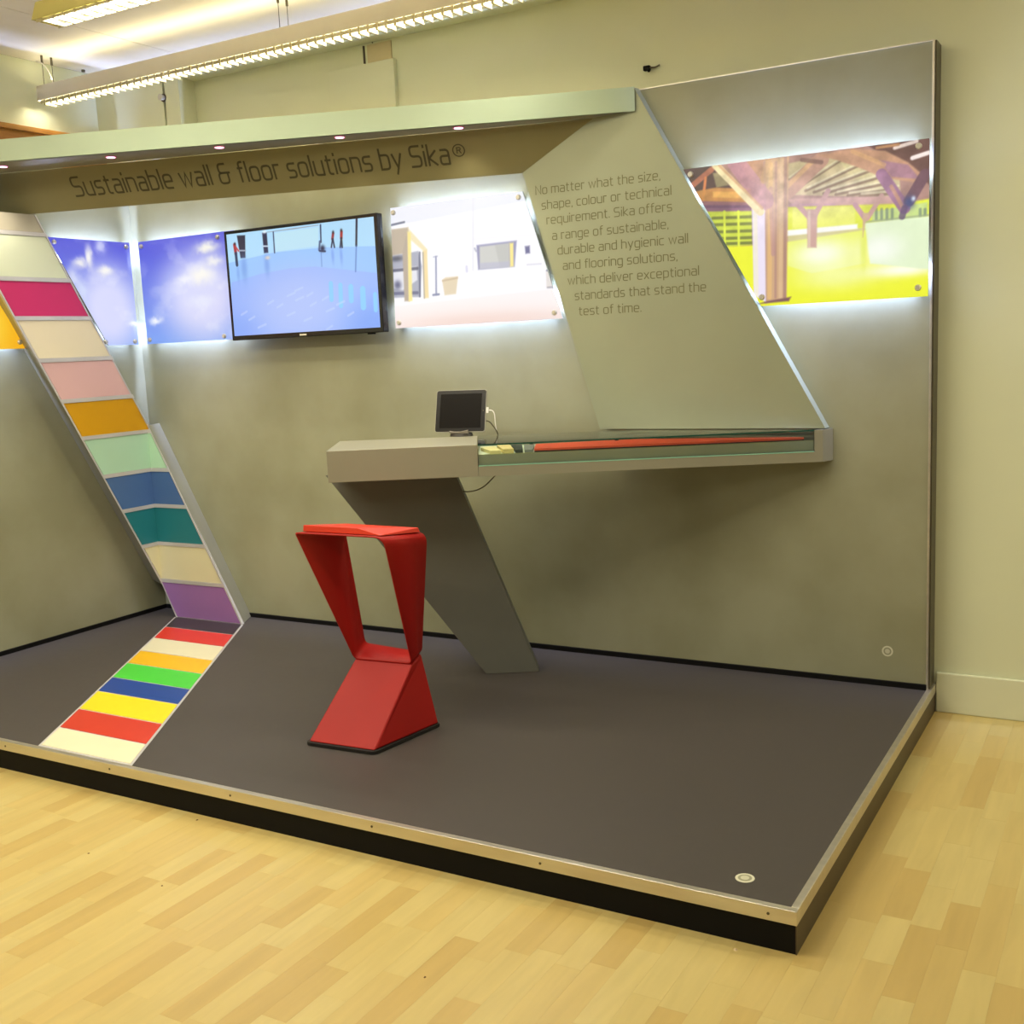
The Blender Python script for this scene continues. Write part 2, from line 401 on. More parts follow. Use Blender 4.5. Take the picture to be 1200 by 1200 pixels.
# ------------------------------------------------------------------ lettering: a thin monoline alphabet
R = 1.35
GL = {
 'a': (3.4, [[(.3, 5), (3.4, 5, R), (3.4, 0)], [(3.4, 2.9), (0, 2.9, 1.1), (0, 0, 1.1), (3.4, 0)]]),
 'b': (3.5, [[(0, 7.2), (0, 0), (3.5, 0, R), (3.5, 5, R), (0, 5)]]),
 'c': (3.0, [[(3.0, 5), (0, 5, R), (0, 0, R), (3.0, 0)]]),
 'd': (3.5, [[(3.5, 7.2), (3.5, 0), (0, 0, R), (0, 5, R), (3.5, 5)]]),
 'e': (3.5, [[(0, 2.5), (3.5, 2.5), (3.5, 5, R), (0, 5, R), (0, 0, R), (3.2, 0)]]),
 'f': (2.0, [[(2.3, 7.2), (.7, 7.2, 1.1), (.7, 0)], [(0, 5), (2.0, 5)]]),
 'g': (3.5, [[(3.5, 5), (0, 5, R), (0, 0, R), (3.5, 0)], [(3.5, 5), (3.5, -2, R), (.3, -2)]]),
 'h': (3.5, [[(0, 7.2), (0, 0)], [(0, 5), (3.5, 5, R), (3.5, 0)]]),
 'i': (0, [[(0, 0), (0, 5)], [(0, 6.5), (0, 7.2)]]),
 'k': (3.2, [[(0, 0), (0, 7.2)], [(3.0, 5), (.2, 2.5), (3.2, 0)]]),
 'l': (0, [[(0, 7.2), (0, 0)]]),
 'm': (5.8, [[(0, 0), (0, 5), (2.9, 5, 1.1), (2.9, 0)], [(2.6, 5), (5.8, 5, 1.1), (5.8, 0)]]),
 'n': (3.5, [[(0, 0), (0, 5), (3.5, 5, R), (3.5, 0)]]),
 'o': (3.6, [[(1.8, 5), (3.6, 5, R), (3.6, 0, R), (0, 0, R), (0, 5, R), (1.8, 5)]]),
 'p': (3.5, [[(0, -2), (0, 5), (3.5, 5, R), (3.5, 0, R), (0, 0)]]),
 'q': (3.5, [[(3.5, -2), (3.5, 5), (0, 5, R), (0, 0, R), (3.5, 0)]]),
 'r': (2.0, [[(0, 0), (0, 5), (2.2, 5)]]),
 's': (3.1, [[(3.0, 5), (0, 5, 1.1), (0, 2.5, 1.1), (3.1, 2.5, 1.1), (3.1, 0, 1.1), (0, 0)]]),
 't': (2.2, [[(.7, 6.5), (.7, 0, 1.1), (2.2, 0)], [(0, 5), (2.1, 5)]]),
 'u': (3.5, [[(0, 5), (0, 0, R), (3.5, 0)], [(3.5, 5), (3.5, 0)]]),
 'v': (3.4, [[(0, 5), (1.7, 0), (3.4, 5)]]),
 'w': (5.4, [[(0, 5), (1.35, 0), (2.7, 5), (4.05, 0), (5.4, 5)]]),
 'x': (3.3, [[(0, 5), (3.3, 0)], [(3.3, 5), (0, 0)]]),
 'y': (3.5, [[(0, 5), (1.8, 0)], [(3.5, 5), (1.0, -2)]]),
 'z': (3.2, [[(0, 5), (3.2, 5), (0, 0), (3.2, 0)]]),
 'S': (4.0, [[(3.8, 7.1), (0, 7.1, R), (0, 3.6, R), (4.0, 3.6, R), (4.0, 0, R), (0, 0)]]),
 'N': (4.2, [[(0, 0), (0, 7.1), (4.2, 0), (4.2, 7.1)]]),
 '&': (4.8, [[(3.4, 7.1), (.4, 7.1, R), (.4, 3.8, 1.1), (4.8, 3.8)], [(2.4, 3.8), (0, 3.8, R), (0, 0, R), (3.9, 0, R), (3.9, 3.8)]]),
 ',': (.2, [[(.2, .3), (0, -.9)]]),
 '.': (.1, [[(0, 0), (0, .5)]]),
}
def rounded(pl):
    out = []
    n = len(pl)
    for i, p in enumerate(pl):
        q = Vector((p[0], p[1]))
        if len(p) < 3 or i in (0, n-1): out.append(q); continue
        a = Vector(pl[i-1][:2]); b = Vector(pl[i+1][:2])
        r = min(p[2], (a-q).length*0.5 if len(pl[i-1]) > 2 else (a-q).length, (b-q).length*0.5 if len(pl[i+1]) > 2 else (b-q).length)
        A = q+(a-q).normalized()*r; B = q+(b-q).normalized()*r
        for k in range(6):
            t = k/5; out.append(A*(1-t)**2+q*2*t*(1-t)+B*t*t)
    res = [out[0]]
    for q in out[1:]:
        if (q-res[-1]).length > 1e-4: res.append(q)
    return res
def ribbon(pl, w, V, F, put):
    P = rounded(pl); n = len(P); L_, R_ = [], []
    for i in range(n):
        d0 = (P[i]-P[i-1]).normalized() if i > 0 else None
        d1 = (P[i+1]-P[i]).normalized() if i < n-1 else None
        d0 = d0 or d1; d1 = d1 or d0
        m = (Vector((-d0.y, d0.x))+Vector((-d1.y, d1.x)))
        m = m.normalized() if m.length > 1e-4 else Vector((-d0.y, d0.x))
        k = min(2.0, 1/max(0.3, m.dot(Vector((-d1.y, d1.x)))))
        e = Vector((0, 0))
        if i == 0: e = -d1*w*0.3
        if i == n-1: e = d0*w*0.3
        L_.append(P[i]+e+m*w/2*k); R_.append(P[i]+e-m*w/2*k)
    n0 = len(V)
    V += [put(q) for q in L_]+[put(q) for q in R_]
    F += [(n0+i, n0+i+1, n0+n+i+1, n0+n+i) for i in range(n-1)]
def text_width(s, gap=1.55, space=2.4):
    x = 0
    for ch in s:
        x += space if ch == ' ' else GL[ch][0]+gap
    return x-gap
def write(V, F, s, org, u, v, width, sc, w, gap=1.55, space=2.4):
    """one line of text: org = baseline start, u/v = unit axes on the face"""
    fx = width/(text_width(s, gap, space))
    x = 0
    for ch in s:
        if ch == ' ': x += space; continue
        g = GL[ch]
        for st in g[1]:
            ribbon(st, w, V, F, lambda q, x=x: org+u*((x+q.x)*fx)+v*(q.y*sc))
        x += g[0]+gap

def write_glyph(V, F, ch, org, u, v, fx, sc, w):
    for st in GL[ch][1]:
        ribbon(st, w, V, F, lambda q: org+u*(q.x*fx)+v*(q.y*sc))

# ------------------------------------------------------------------ slanted text panel
TY = -0.05
tp = thing('text_panel', (-1.1, TY/2, 1.06), 'slanted silver-grey panel printed with the No matter what the size paragraph', 'panel')
fr = [(-1.78, TY, 2.36), (-1.397, TY, 1.064), (-0.392, TY, 1.064), (-1.186, TY, H), (-1.82, TY, H)]
bk = [(-1.75, -0.001, 2.36), (-1.37, -0.001, 1.064), (-0.388, -0.001, 1.064), (-1.182, -0.001, H), (-1.80, -0.001, H)]
prism('panel', fr, bk, M_silver, tp)
V, F = [], []
ux, vz = Vector((1, 0, 0)), Vector((0, 0, 1))
TL = [('No matter what the size,', -1.673, -1.079, 2.113), ('shape, colour or technical', -1.645, -1.031, 2.0463), ('requirement. Sika offers', -1.623, -1.0295, 1.9807),
      ('a range of sustainable,', -1.5976, -1.0475, 1.9107), ('durable and hygienic wall', -1.5733, -0.9615, 1.8443), ('and flooring solutions,', -1.550, -1.0105, 1.7762),
      ('which deliver exceptional', -1.5284, -0.916, 1.7084), ('standards that stand the', -1.4961, -0.8866, 1.6405), ('test of time.', -1.4786, -1.181, 1.572)]
for s, a, b, z in TL:
    write(V, F, s, Vector((a, TY-0.0006, z)), ux, vz, b-a, 0.0052, 0.72)
mesh('lettering', V, F, M_text2, tp)['kind'] = 'stuff'

# ------------------------------------------------------------------ canopy
cp = thing('canopy', (-2.9, -0.5, 2.214), 'silver-grey wedge canopy over the screens with title lettering and small downlights', 'canopy')
yb = lambda x: -0.056+0.3821*(x+1.172)     # fascia line
yt = lambda x: -0.052+0.3015*(x+1.38)      # top of the sloping face
yl = lambda x: -0.052+0.3015*(x+1.739)     # its bottom edge
XE = -4.325
prism('fascia', [(-1.18, yb(-1.18), 2.402), (-1.18, yb(-1.18), H), (XE, yb(XE), H), (XE, yb(XE), 2.402)], (-0.03, 0.006, 0), M_fascia, cp)
prism('soffit', [(-1.21, yb(-1.21)+0.001, 2.402), (-1.38, TY-0.001, 2.402), (-4.163, yt(-4.163), 2.402), (XE, yt(XE), 2.402), (XE, yb(XE), 2.402)], (0, 0, 0.012), M_silver_dk, cp)
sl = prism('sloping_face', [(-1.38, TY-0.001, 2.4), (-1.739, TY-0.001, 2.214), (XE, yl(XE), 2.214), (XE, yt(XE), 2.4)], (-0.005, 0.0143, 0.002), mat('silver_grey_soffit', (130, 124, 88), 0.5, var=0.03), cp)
prism('top_flange', [(-1.19, yb(-1.19)+0.019, H-0.006), (XE, yb(XE)+0.019, H-0.006), (XE, yb(XE)+0.12, H-0.006), (-1.3, TY-0.001, H-0.006)], (0, 0, 0.006), M_silver_dk, cp)
A = Vector((-1.739, TY-0.001, 2.214)); B = Vector((-4.16, yl(-4.16), 2.214)); C_ = Vector((-2.86, yt(-2.86), 2.4))
cu = (A-B).normalized(); cn = cu.cross(C_-A).normalized(); cn = cn if cn.y < 0 else -cn
cv = cu.cross(cn); cv = cv if cv.z > 0 else -cv
title = 'Sustainable wall & floor solutions by Sika'
fx_ = (2.235-0.322)/text_width(title); tx_ = 0.0
for ch in title:
    if ch == ' ': tx_ += 2.4; continue
    V, F = [], []
    write_glyph(V, F, ch, A+cu*(-2.235+tx_*fx_)+cv*0.071+cn*0.0012, cu, cv, fx_, 0.0131, 0.78)
    tx_ += GL[ch][0]+1.55
    mesh('letter', V, F, M_text, cp)
V, F = [], []
for k_, rr in ((0, 0.026),):      # registered mark
    cc = A+cu*-0.272+cv*0.128+cn*0.0012
    ring = [(math.cos(a)*4.2+0, math.sin(a)*4.2) for a in (2*PI*i/20 for i in range(21))]
    put = lambda q: cc+cu*(q.x*0.0064)+cv*(q.y*0.0064)
    ribbon(ring, 0.8, V, F, put)
    ribbon([(-1.3, -2), (-1.3, 2), (1.3, 2, 1), (1.3, 0.2, 1), (-1.3, 0.2)], 0.7, V, F, put)
    ribbon([(0.2, 0.2), (1.5, -2)], 0.7, V, F, put)
mesh('registered_mark', V, F, M_text, cp)['kind'] = 'stuff'
for (lx, ly) in ((-4.006, -1.024), (-3.473, -0.842), (-2.953, -0.675), (-2.416, -0.482), (-1.913, -0.29)):
    d = cyl('downlight', (lx, ly, 2.398), (lx, ly, 2.403), 0.027, mat('pink_tinted_lamp_ring', (214, 150, 170), 0.3, metal=0.4), cp, 24)
    cyl('lens', (lx, ly, 2.3965), (lx, ly, 2.399), 0.020, M_lens, d, 20)
    sd = bpy.data.lights.new('downlight_lamp', 'SPOT'); sd.energy = 15.0; sd.spot_size = math.radians(120); sd.spot_blend = 0.8; sd.shadow_soft_size = 0.025; sd.color = (1, 0.90, 0.68)
    so = bpy.data.objects.new('downlight_lamp', sd); COL.objects.link(so); so.location = (lx, ly, 2.39)

# ------------------------------------------------------------------ colour column folded round the corner of the stand
cc = thing('colour_column', (-4.2, -0.4, 0), 'tall slanted column of coloured sample panels climbing the left corner', 'display column')
XC = -L+0.165; YC = -0.165
def sR(z): return 0.606-0.540*z
def sL(z): return 0.095-0.512*z
def up(s, z, off=0.0):       # point on the folded front face; off pushes it out of the face
    if s <= 0: return Vector((XC+off, YC+s-(0 if s < 0 else 0), z))
    return Vector((XC+s, YC-off, z))
def fold(s, z, off):
    if abs(s) < 1e-6: return Vector((XC+off, YC-off, z))
    return up(s, z, off)
def strip_piece(name, z0, z1, ins_l, ins_r, m, o0, o1, parent, sl=None, sr=None):
    """a piece between heights z0, z1 following the slanted sides; front at o1, back at o0"""
    fl = sl or (lambda z: sL(z)+ins_l); frr = sr or (lambda z: sR(z)-ins_r)
    corners = [(fl(z0), z0), (frr(z0), z0), (frr(z1), z1), (fl(z1), z1)]
    poly = corners
    def clip(poly, side):
        out = []
        for i in range(len(poly)):
            a, b = poly[i], poly[(i+1) % len(poly)]
            ia, ib = (a[0]*side >= -1e-9), (b[0]*side >= -1e-9)
            if ia: out.append(a)
            if ia != ib and abs(a[0]) > 1e-9 and abs(b[0]) > 1e-9:
                t = a[0]/(a[0]-b[0]); out.append((0.0, a[1]+(b[1]-a[1])*t))
        return out
    V, F = [], []
    for side in (-1, 1):
        pg = clip(poly, side)
        cl = []
        for q in pg:
            if not cl or (abs(q[0]-cl[-1][0])+abs(q[1]-cl[-1][1])) > 1e-6: cl.append(q)
        if len(cl) > 1 and (abs(cl[0][0]-cl[-1][0])+abs(cl[0][1]-cl[-1][1])) < 1e-6: cl.pop()
        if len(cl) < 3: continue
        n = len(cl); n0 = len(V)
        V += [fold(s, z, o1) for s, z in cl]+[fold(s, z, o0) for s, z in cl]
        F += [tuple(n0+i for i in range(n)), tuple(n0+2*n-1-i for i in range(n))]
        for i in range(n):
            a, b = cl[i], cl[(i+1) % n]
            if abs(a[0]) < 1e-6 and abs(b[0]) < 1e-6: continue
            F.append((n0+i, n0+(i+1) % n, n0+n+(i+1) % n, n0+n+i))
    return mesh(name, V, F, m, parent)
ZT = 2.212
strip_piece('backing', 0.002, ZT, 0.0, 0.0, M_strip, -0.012, 0.0, cc)
ZL = [0.002, 0.212, 0.428, 0.646, 0.852, 1.070, 1.272, 1.486, 1.699, 1.892, 2.116]
PC = [('lilac', (156, 112, 178)), ('ivory', (226, 220, 184)), ('teal', (38, 122, 134)), ('denim blue', (74, 108, 164)), ('mint', (176, 216, 190)),
      ('amber', (206, 152, 8)), ('dusty pink', (216, 176, 180)), ('cream', (228, 218, 194)), ('magenta', (196, 40, 104)), ('pale green grey', (214, 222, 202))]
for i, (nm, c) in enumerate(PC):
    z0, z1 = ZL[i], ZL[i+1]
    o = strip_piece('colour_panel', z0+(0.004 if i == 0 else 0.011), z1-0.011, 0.012, 0.012, mat(nm.replace(' ', '_')+'_laminate', c, 0.35, var=0.02, scale=3), 0.0, 0.004, cc)
    o['label'] = nm+' laminate sample panel'
o = strip_piece('top_panel', 2.127, ZT, 0.0, 0.0, mat('top_grey_laminate', (176, 170, 156), 0.4), 0.0, 0.003, cc); o['label'] = 'plain grey top panel'
for i in range(1, 11):
    strip_piece('divider', ZL[i]-0.010, ZL[i]+0.010, 0.0, 0.0, M_strip, 0.0, 0.007, cc)
strip_piece('side_profile', 0.002, ZT, 0, 0, M_strip, 0.0, 0.006, cc, sl=sL, sr=lambda z: sL(z)+0.010)
strip_piece('side_profile', 0.002, ZT, 0, 0, M_strip, 0.0, 0.006, cc, sl=lambda z: sR(z)-0.010, sr=sR)
# flank facing right: one leg on the back wall side, one on the left wall side
UC = 0.09
zf = 0.606/0.540
zq = 0.095/0.512
def face(name, pts, m=M_silver, th=(0, 0, 0)):
    return mesh(name, pts, [tuple(range(len(pts)))], m, cc)
# right flank, part standing off the back wall
prism('side_flank', [(XC+sR(0.003), YC, 0.003), (XC+sR(zf-0.02), YC, zf-0.02), (XC+sR(zf-0.02)-UC, -0.001, zf-0.02), (XC+sR(0.003)-UC, -0.001, 0.003)], (-0.01, 0, 0), M_silver_dk, cc)
prism('side_flank', [(XC, YC+sR(ZT), ZT), (XC, YC+sR(zf), zf), (-L+0.001, YC+sR(zf)-0.05, zf), (-L+0.001, YC+sR(ZT)-0.05, ZT)], (0, -0.01, 0), M_silver_dk, cc)
prism('side_flank', [(XC, YC+sL(ZT), ZT), (XC, YC+sL(zq), zq), (-L+0.001, YC+sL(zq)+0.08, zq), (-L+0.001, YC+sL(ZT)+0.08, ZT)], (0, 0.01, 0), M_silver_dk, cc)
prism('side_flank', [(XC+0.001, YC, zq), (XC+sL(0.003), YC, 0.003), (XC+sL(0.003)+0.05, -0.001, 0.003), (XC+0.05, -0.001, zq)], (0.01, 0, 0), M_silver_dk, cc)
# floor run of samples, lying in the deck
fi = thing('floor_inlay', (-3.25, -1.05, 0), 'diagonal run of coloured floor samples leading from column to platform edge', 'floor inlay')
YB = [-0.172, -0.360, -0.562, -0.773, -0.964, -1.164, -1.343, -1.554, -1.752, -1.926]
xl = lambda y: -4.077+(-0.165-y)*0.6405
xr = lambda y: -3.560+(-0.165-y)*0.6375
FC = [('charcoal', (50, 46, 46)), ('red', (206, 50, 36)), ('ivory', (222, 216, 188)), ('golden yellow', (230, 180, 26)), ('bright green', (74, 200, 62)),
      ('royal blue', (28, 66, 150)), ('lemon yellow', (232, 214, 26)), ('scarlet', (200, 56, 36)), ('cream', (228, 222, 192))]
prism('frame', [(xl(-0.168)-0.006, -0.168, 0), (xr(-0.168)+0.006, -0.168, 0), (xr(-1.932)+0.006, -1.932, 0), (xl(-1.932)-0.006, -1.932, 0)], (0, 0, 0.0012), M_strip, fi)
for i, (nm, c) in enumerate(FC):
    a, b = YB[i]-0.005, YB[i+1]+0.005
    o = prism('colour_tile', [(xl(a)+0.007, a, 0.0012), (xr(a)-0.007, a, 0.0012), (xr(b)-0.007, b, 0.0012), (xl(b)+0.007, b, 0.0012)], (0, 0, 0.002), mat(nm.replace(' ', '_')+'_vinyl', c, 0.38, var=0.02, scale=5), fi)
    o['label'] = nm+' floor sample'

# ------------------------------------------------------------------ printed pictures (colours baked per point by these little painters)
P_ART = True
ART_TIMBER = [
 ('p', (168, 128, 118), [(-1.0439, 2.315), (0.0889, 2.164), (0.0995, 1.3747), (-1.0678, 1.4215)], 1),
 ('p', (205, 190, 140), [(-0.5576, 2.112), (-0.3123, 2.1325), (-0.1149, 2.0597), (-0.1054, 1.9393), (-0.3494, 1.9694), (-0.5392, 1.9939)], 0.9),
 ('p', (225, 215, 150), [(-0.3491, 2.1235), (-0.2036, 2.0791), (-0.1323, 2.0176), (-0.1675, 1.9681), (-0.294, 2.0359)], 0.5),
 ('l', (120, 95, 75), [(-0.5004, 2.0148), (-0.3169, 2.1088)], 0.0087, 0.8),
 ('l', (240, 232, 190), [(-0.4927, 2.0251), (-0.3096, 2.1187)], 0.0067, 0.6),
 ('l', (120, 95, 75), [(-0.467, 2.002), (-0.2576, 2.0766)], 0.0087, 0.8),
 ('l', (240, 232, 190), [(-0.4593, 2.0122), (-0.2504, 2.0864)], 0.0067, 0.6),
 ('l', (120, 95, 75), [(-0.4338, 1.9929), (-0.2125, 2.0516)], 0.0087, 0.8),
 ('l', (240, 232, 190), [(-0.4262, 2.0031), (-0.2053, 2.0615)], 0.0067, 0.6),
 ('l', (120, 95, 75), [(-0.3961, 1.9834), (-0.1766, 2.0226)], 0.0087, 0.8),
 ('l', (240, 232, 190), [(-0.3886, 1.9936), (-0.1695, 2.0325)], 0.0067, 0.6),
 ('l', (120, 95, 75), [(-0.3494, 1.9748), (-0.1498, 1.9974)], 0.0087, 0.8),
 ('l', (240, 232, 190), [(-0.342, 1.985), (-0.1428, 2.0072)], 0.0067, 0.6),
 ('l', (120, 95, 75), [(-0.3032, 1.9663), (-0.1232, 1.9723)], 0.0087, 0.8),
 ('l', (240, 232, 190), [(-0.2959, 1.9764), (-0.1162, 1.9822)], 0.0067, 0.6),
 ('l', (120, 95, 75), [(-0.2575, 1.9579), (-0.1231, 1.9563)], 0.0087, 0.8),
 ('l', (240, 232, 190), [(-0.2502, 1.968), (-0.1161, 1.9662)], 0.0067, 0.6),
 ('l', (120, 95, 75), [(-0.5387, 2.0496), (-0.4238, 2.1144)], 0.0087, 0.8),
 ('l', (240, 232, 190), [(-0.5309, 2.0599), (-0.4162, 2.1244)], 0.0067, 0.6),
 ('p', (95, 62, 60), [(-0.2307, 2.1446), (0.0009, 2.1499), (0.0027, 1.9674), (-0.08, 2.0556), (-0.168, 2.1014)], 0.9),
 ('l', (235, 215, 205), [(-0.1285, 2.1229), (-0.0503, 2.1375)], 0.0115, 1),
 ('l', (240, 225, 220), [(-0.0645, 2.0783), (-0.0071, 2.0904)], 0.0135, 1),
 ('l', (180, 130, 90), [(-0.1948, 2.1312), (-0.1154, 2.1335)], 0.0077, 1),
 ('p', (70, 48, 52), [(-0.9839, 2.1527), (-0.8372, 2.145), (-0.6577, 1.9544), (-0.8927, 1.9779)], 0.9),
 ('p', (165, 155, 110), [(-0.8482, 2.1129), (-0.8121, 2.1135), (-0.7824, 2.0577), (-0.8338, 2.0538)], 0.8),
 ('l', (205, 120, 90), [(-0.8531, 2.1278), (-0.9487, 2.0662)], 0.0212, 0.8),
 ('l', (215, 130, 80), [(-0.8797, 2.0973), (-0.8943, 1.9975)], 0.0096, 1),
 ('p', (215, 150, 80), [(-0.9333, 2.0481), (-0.839, 2.0543), (-0.6866, 2.0331), (-0.6875, 1.9688), (-0.9029, 1.9906)], 0.9),
 ('p', (240, 185, 90), [(-0.8497, 2.0391), (-0.7068, 2.0239), (-0.7072, 1.9974), (-0.8501, 2.0171)], 0.6),
 ('p', (120, 80, 120), [(-0.9235, 2.0101), (-0.6874, 1.9802), (-0.6879, 1.9432), (-0.8825, 1.9623)], 0.7),
 ('p', (205, 160, 150), [(-0.5394, 1.9781), (-0.1186, 1.9452), (-0.1184, 1.914), (-0.5202, 1.9454)], 1),
 ('p', (190, 140, 170), [(-0.5395, 1.9595), (-0.3495, 1.9402), (-0.3495, 1.9237), (-0.53, 1.9324)], 0.6),
 ('p', (226, 236, 60), [(-0.5493, 1.9474), (-0.1184, 1.9167), (0.0032, 1.9236), (0.0042, 1.8268), (-0.5405, 1.849)], 1),
 ('p', (246, 250, 130), [(-0.5203, 1.9407), (-0.2757, 1.9236), (-0.2757, 1.8527), (-0.5209, 1.8613)], 0.6),
 ('p', (205, 220, 70), [(-0.8825, 1.9623), (-0.6858, 1.9459), (-0.6877, 1.8124), (-0.7918, 1.8115)], 1),
 ('l', (90, 100, 50), [(-0.8517, 1.9332), (-0.6861, 1.9231)], 0.0096, 0.75),
 ('l', (90, 100, 50), [(-0.8523, 1.9061), (-0.6865, 1.8964)], 0.0096, 0.75),
 ('l', (90, 100, 50), [(-0.8528, 1.877), (-0.6869, 1.8679)], 0.0096, 0.75),
 ('l', (90, 100, 50), [(-0.8534, 1.8498), (-0.6873, 1.8411)], 0.0096, 0.75),
 ('l', (90, 100, 50), [(-0.8538, 1.8283), (-0.6876, 1.8201)], 0.0096, 0.75),
 ('l', (225, 238, 70), [(-0.8016, 1.9544), (-0.802, 1.8162)], 0.0077, 1),
 ('l', (225, 238, 70), [(-0.7424, 1.9486), (-0.7425, 1.8112)], 0.0077, 1),
 ('p', (190, 215, 150), [(-0.212, 1.8965), (-0.0096, 1.9118), (-0.009, 1.8527), (-0.1313, 1.8528), (-0.2119, 1.8604)], 0.8),
 ('l', (90, 110, 110), [(-0.1959, 1.9039), (-0.1957, 1.8679)], 0.0077, 0.6),
 ('l', (90, 110, 110), [(-0.1761, 1.9019), (-0.176, 1.866)], 0.0077, 0.6),
 ('l', (90, 110, 110), [(-0.1565, 1.9), (-0.1563, 1.8641)], 0.0077, 0.6),
 ('l', (90, 110, 110), [(-0.1369, 1.898), (-0.1367, 1.8623)], 0.0077, 0.6),
 ('l', (90, 110, 110), [(-0.0352, 1.888), (-0.0349, 1.8526)], 0.0077, 0.6),
 ('l', (90, 110, 110), [(-0.0179, 1.8862), (-0.0176, 1.8509)], 0.0077, 0.6),
 ('p', (238, 243, 45), [(-0.7917, 1.8134), (-0.6796, 1.8098), (-0.5408, 1.8114), (-0.2391, 1.8312), (0.0038, 1.8621), (0.0071, 1.5414), (-0.6627, 1.5616)], 1),
 ('p', (236, 246, 150), [(-0.5406, 1.8396), (-0.2391, 1.8402), (-0.2388, 1.7034), (-0.4449, 1.6815), (-0.5416, 1.7169)], 0.6),
 ('p', (252, 254, 248), [(-0.5453, 1.857), (-0.2665, 1.8555), (-0.2665, 1.8373), (-0.5455, 1.8344)], 1),
 ('g', (253, 255, 245), (-0.4064, 1.7534), 0.1154, 0.0577, 0.9),
 ('g', (250, 255, 220), (-0.3501, 1.6653), 0.1731, 0.0577, 0.6),
 ('g', (255, 255, 250), (-0.0948, 1.6699), 0.1442, 0.0288, 0.9),
 ('p', (228, 244, 205), [(-0.2409, 1.8568), (0.0038, 1.8603), (0.0059, 1.6625), (-0.2188, 1.7019)], 1),
 ('g', (255, 255, 255), (-0.1845, 1.7538), 0.0865, 0.0577, 0.7),
 ('l', (150, 165, 130), [(-0.2391, 1.8602), (-0.0005, 1.8643)], 0.0048, 0.7),
 ('g', (225, 235, 90), (-0.2435, 1.7587), 0.0135, 0.0769, 0.7),
 ('l', (196, 150, 150), [(-0.5028, 1.9557), (-0.4495, 1.8948)], 0.0173, 1),
 ('l', (200, 155, 150), [(-0.3792, 1.9926), (-0.4362, 1.8954)], 0.0173, 1),
 ('p', (205, 165, 155), [(-0.4627, 1.9304), (-0.4209, 1.9262), (-0.4253, 1.7792), (-0.4607, 1.7821)], 1),
 ('l', (235, 215, 190), [(-0.4532, 1.9202), (-0.454, 1.7853)], 0.0077, 0.6),
 ('l', (190, 140, 150), [(-0.2757, 1.929), (-0.2373, 1.8718)], 0.0154, 1),
 ('l', (205, 160, 150), [(-0.1763, 1.953), (-0.2283, 1.8737)], 0.0154, 1),
 ('p', (205, 170, 140), [(-0.2465, 1.8953), (-0.2211, 1.8929), (-0.2373, 1.8564), (-0.2463, 1.8045)], 1),
 ('p', (190, 140, 110), [(-0.7352, 2.1443), (-0.538, 2.1392), (-0.5678, 2.0575), (-0.6369, 2.0277), (-0.706, 2.0824)], 1),
 ('l', (190, 145, 125), [(-0.5391, 2.006), (-0.405, 2.114)], 0.0577, 1),
 ('l', (220, 175, 120), [(-0.5487, 2.0182), (-0.4427, 2.1076)], 0.0154, 0.7),
 ('l', (120, 85, 80), [(-0.4805, 2.1212), (-0.405, 2.1031)], 0.0135, 0.8),
 ('p', (196, 148, 118), [(-0.4237, 2.1308), (-0.294, 2.1401), (-0.1637, 2.1167), (-0.08, 2.0644), (-0.0277, 2.0145), (-0.0447, 1.9858), (-0.1677, 2.0171), (-0.2667, 2.0687), (-0.3492, 2.1055)], 1),
 ('p', (150, 105, 150), [(-0.1858, 2.0858), (-0.08, 2.0556), (-0.0362, 1.998), (-0.1411, 2.0186)], 0.6),
 ('l', (225, 175, 120), [(-0.2849, 2.1291), (-0.1679, 2.066)], 0.0135, 0.6),
 ('l', (150, 105, 135), [(-0.1766, 2.0315), (-0.0919, 1.898)], 0.0404, 1),
 ('l', (200, 150, 110), [(-0.1409, 1.9831), (-0.0963, 1.8985)], 0.0115, 0.7),
 ('l', (110, 75, 90), [(-0.0191, 2.0135), (-0.0746, 1.9229)], 0.0385, 1),
 ('g', (60, 70, 120), (-0.0746, 1.9184), 0.0212, 0.025, 1.0),
 ('g', (210, 225, 240), (-0.0599, 1.9302), 0.0077, 0.0096, 0.9),
 ('l', (90, 70, 110), [(-0.0919, 1.898), (-0.1005, 1.8677)], 0.0212, 0.8),
 ('p', (206, 166, 128), [(-0.6355, 2.138), (-0.5331, 2.1405), (-0.5467, 1.5885), (-0.6344, 1.5736)], 1),
 ('l', (236, 190, 120), [(-0.6063, 2.1177), (-0.617, 1.5976)], 0.0154, 0.6),
 ('l', (160, 115, 120), [(-0.5847, 2.1245), (-0.5921, 1.5961)], 0.0077, 0.5),
 ('l', (225, 190, 150), [(-0.5622, 2.1311), (-0.5723, 1.5949)], 0.0115, 0.6),
 ('l', (150, 110, 110), [(-0.5457, 2.1383), (-0.5545, 1.5938)], 0.0096, 0.6),
 ('l', (165, 120, 130), [(-0.6307, 2.13), (-0.6343, 1.5794)], 0.0077, 0.6),
 ('l', (170, 120, 150), [(-0.6073, 2.0245), (-0.6002, 1.7689)], 0.0154, 0.4),
 ('p', (236, 226, 246), [(-0.6857, 1.9553), (-0.6318, 1.9538), (-0.6323, 1.5792), (-0.6824, 1.6094)], 1),
 ('l', (245, 240, 200), [(-0.6718, 1.9416), (-0.6702, 1.6106)], 0.0135, 0.6),
 ('l', (190, 135, 150), [(-0.7504, 2.1442), (-0.6295, 1.9799)], 0.0673, 0.8),
 ('l', (240, 222, 170), [(-0.8372, 2.145), (-0.6499, 1.9395)], 0.0288, 1),
 ('l', (200, 150, 110), [(-0.8219, 2.1413), (-0.6428, 1.953)], 0.0077, 0.7),
 ('l', (205, 160, 110), [(-0.616, 2.1282), (-0.6365, 2.0605)], 0.025, 0.6),
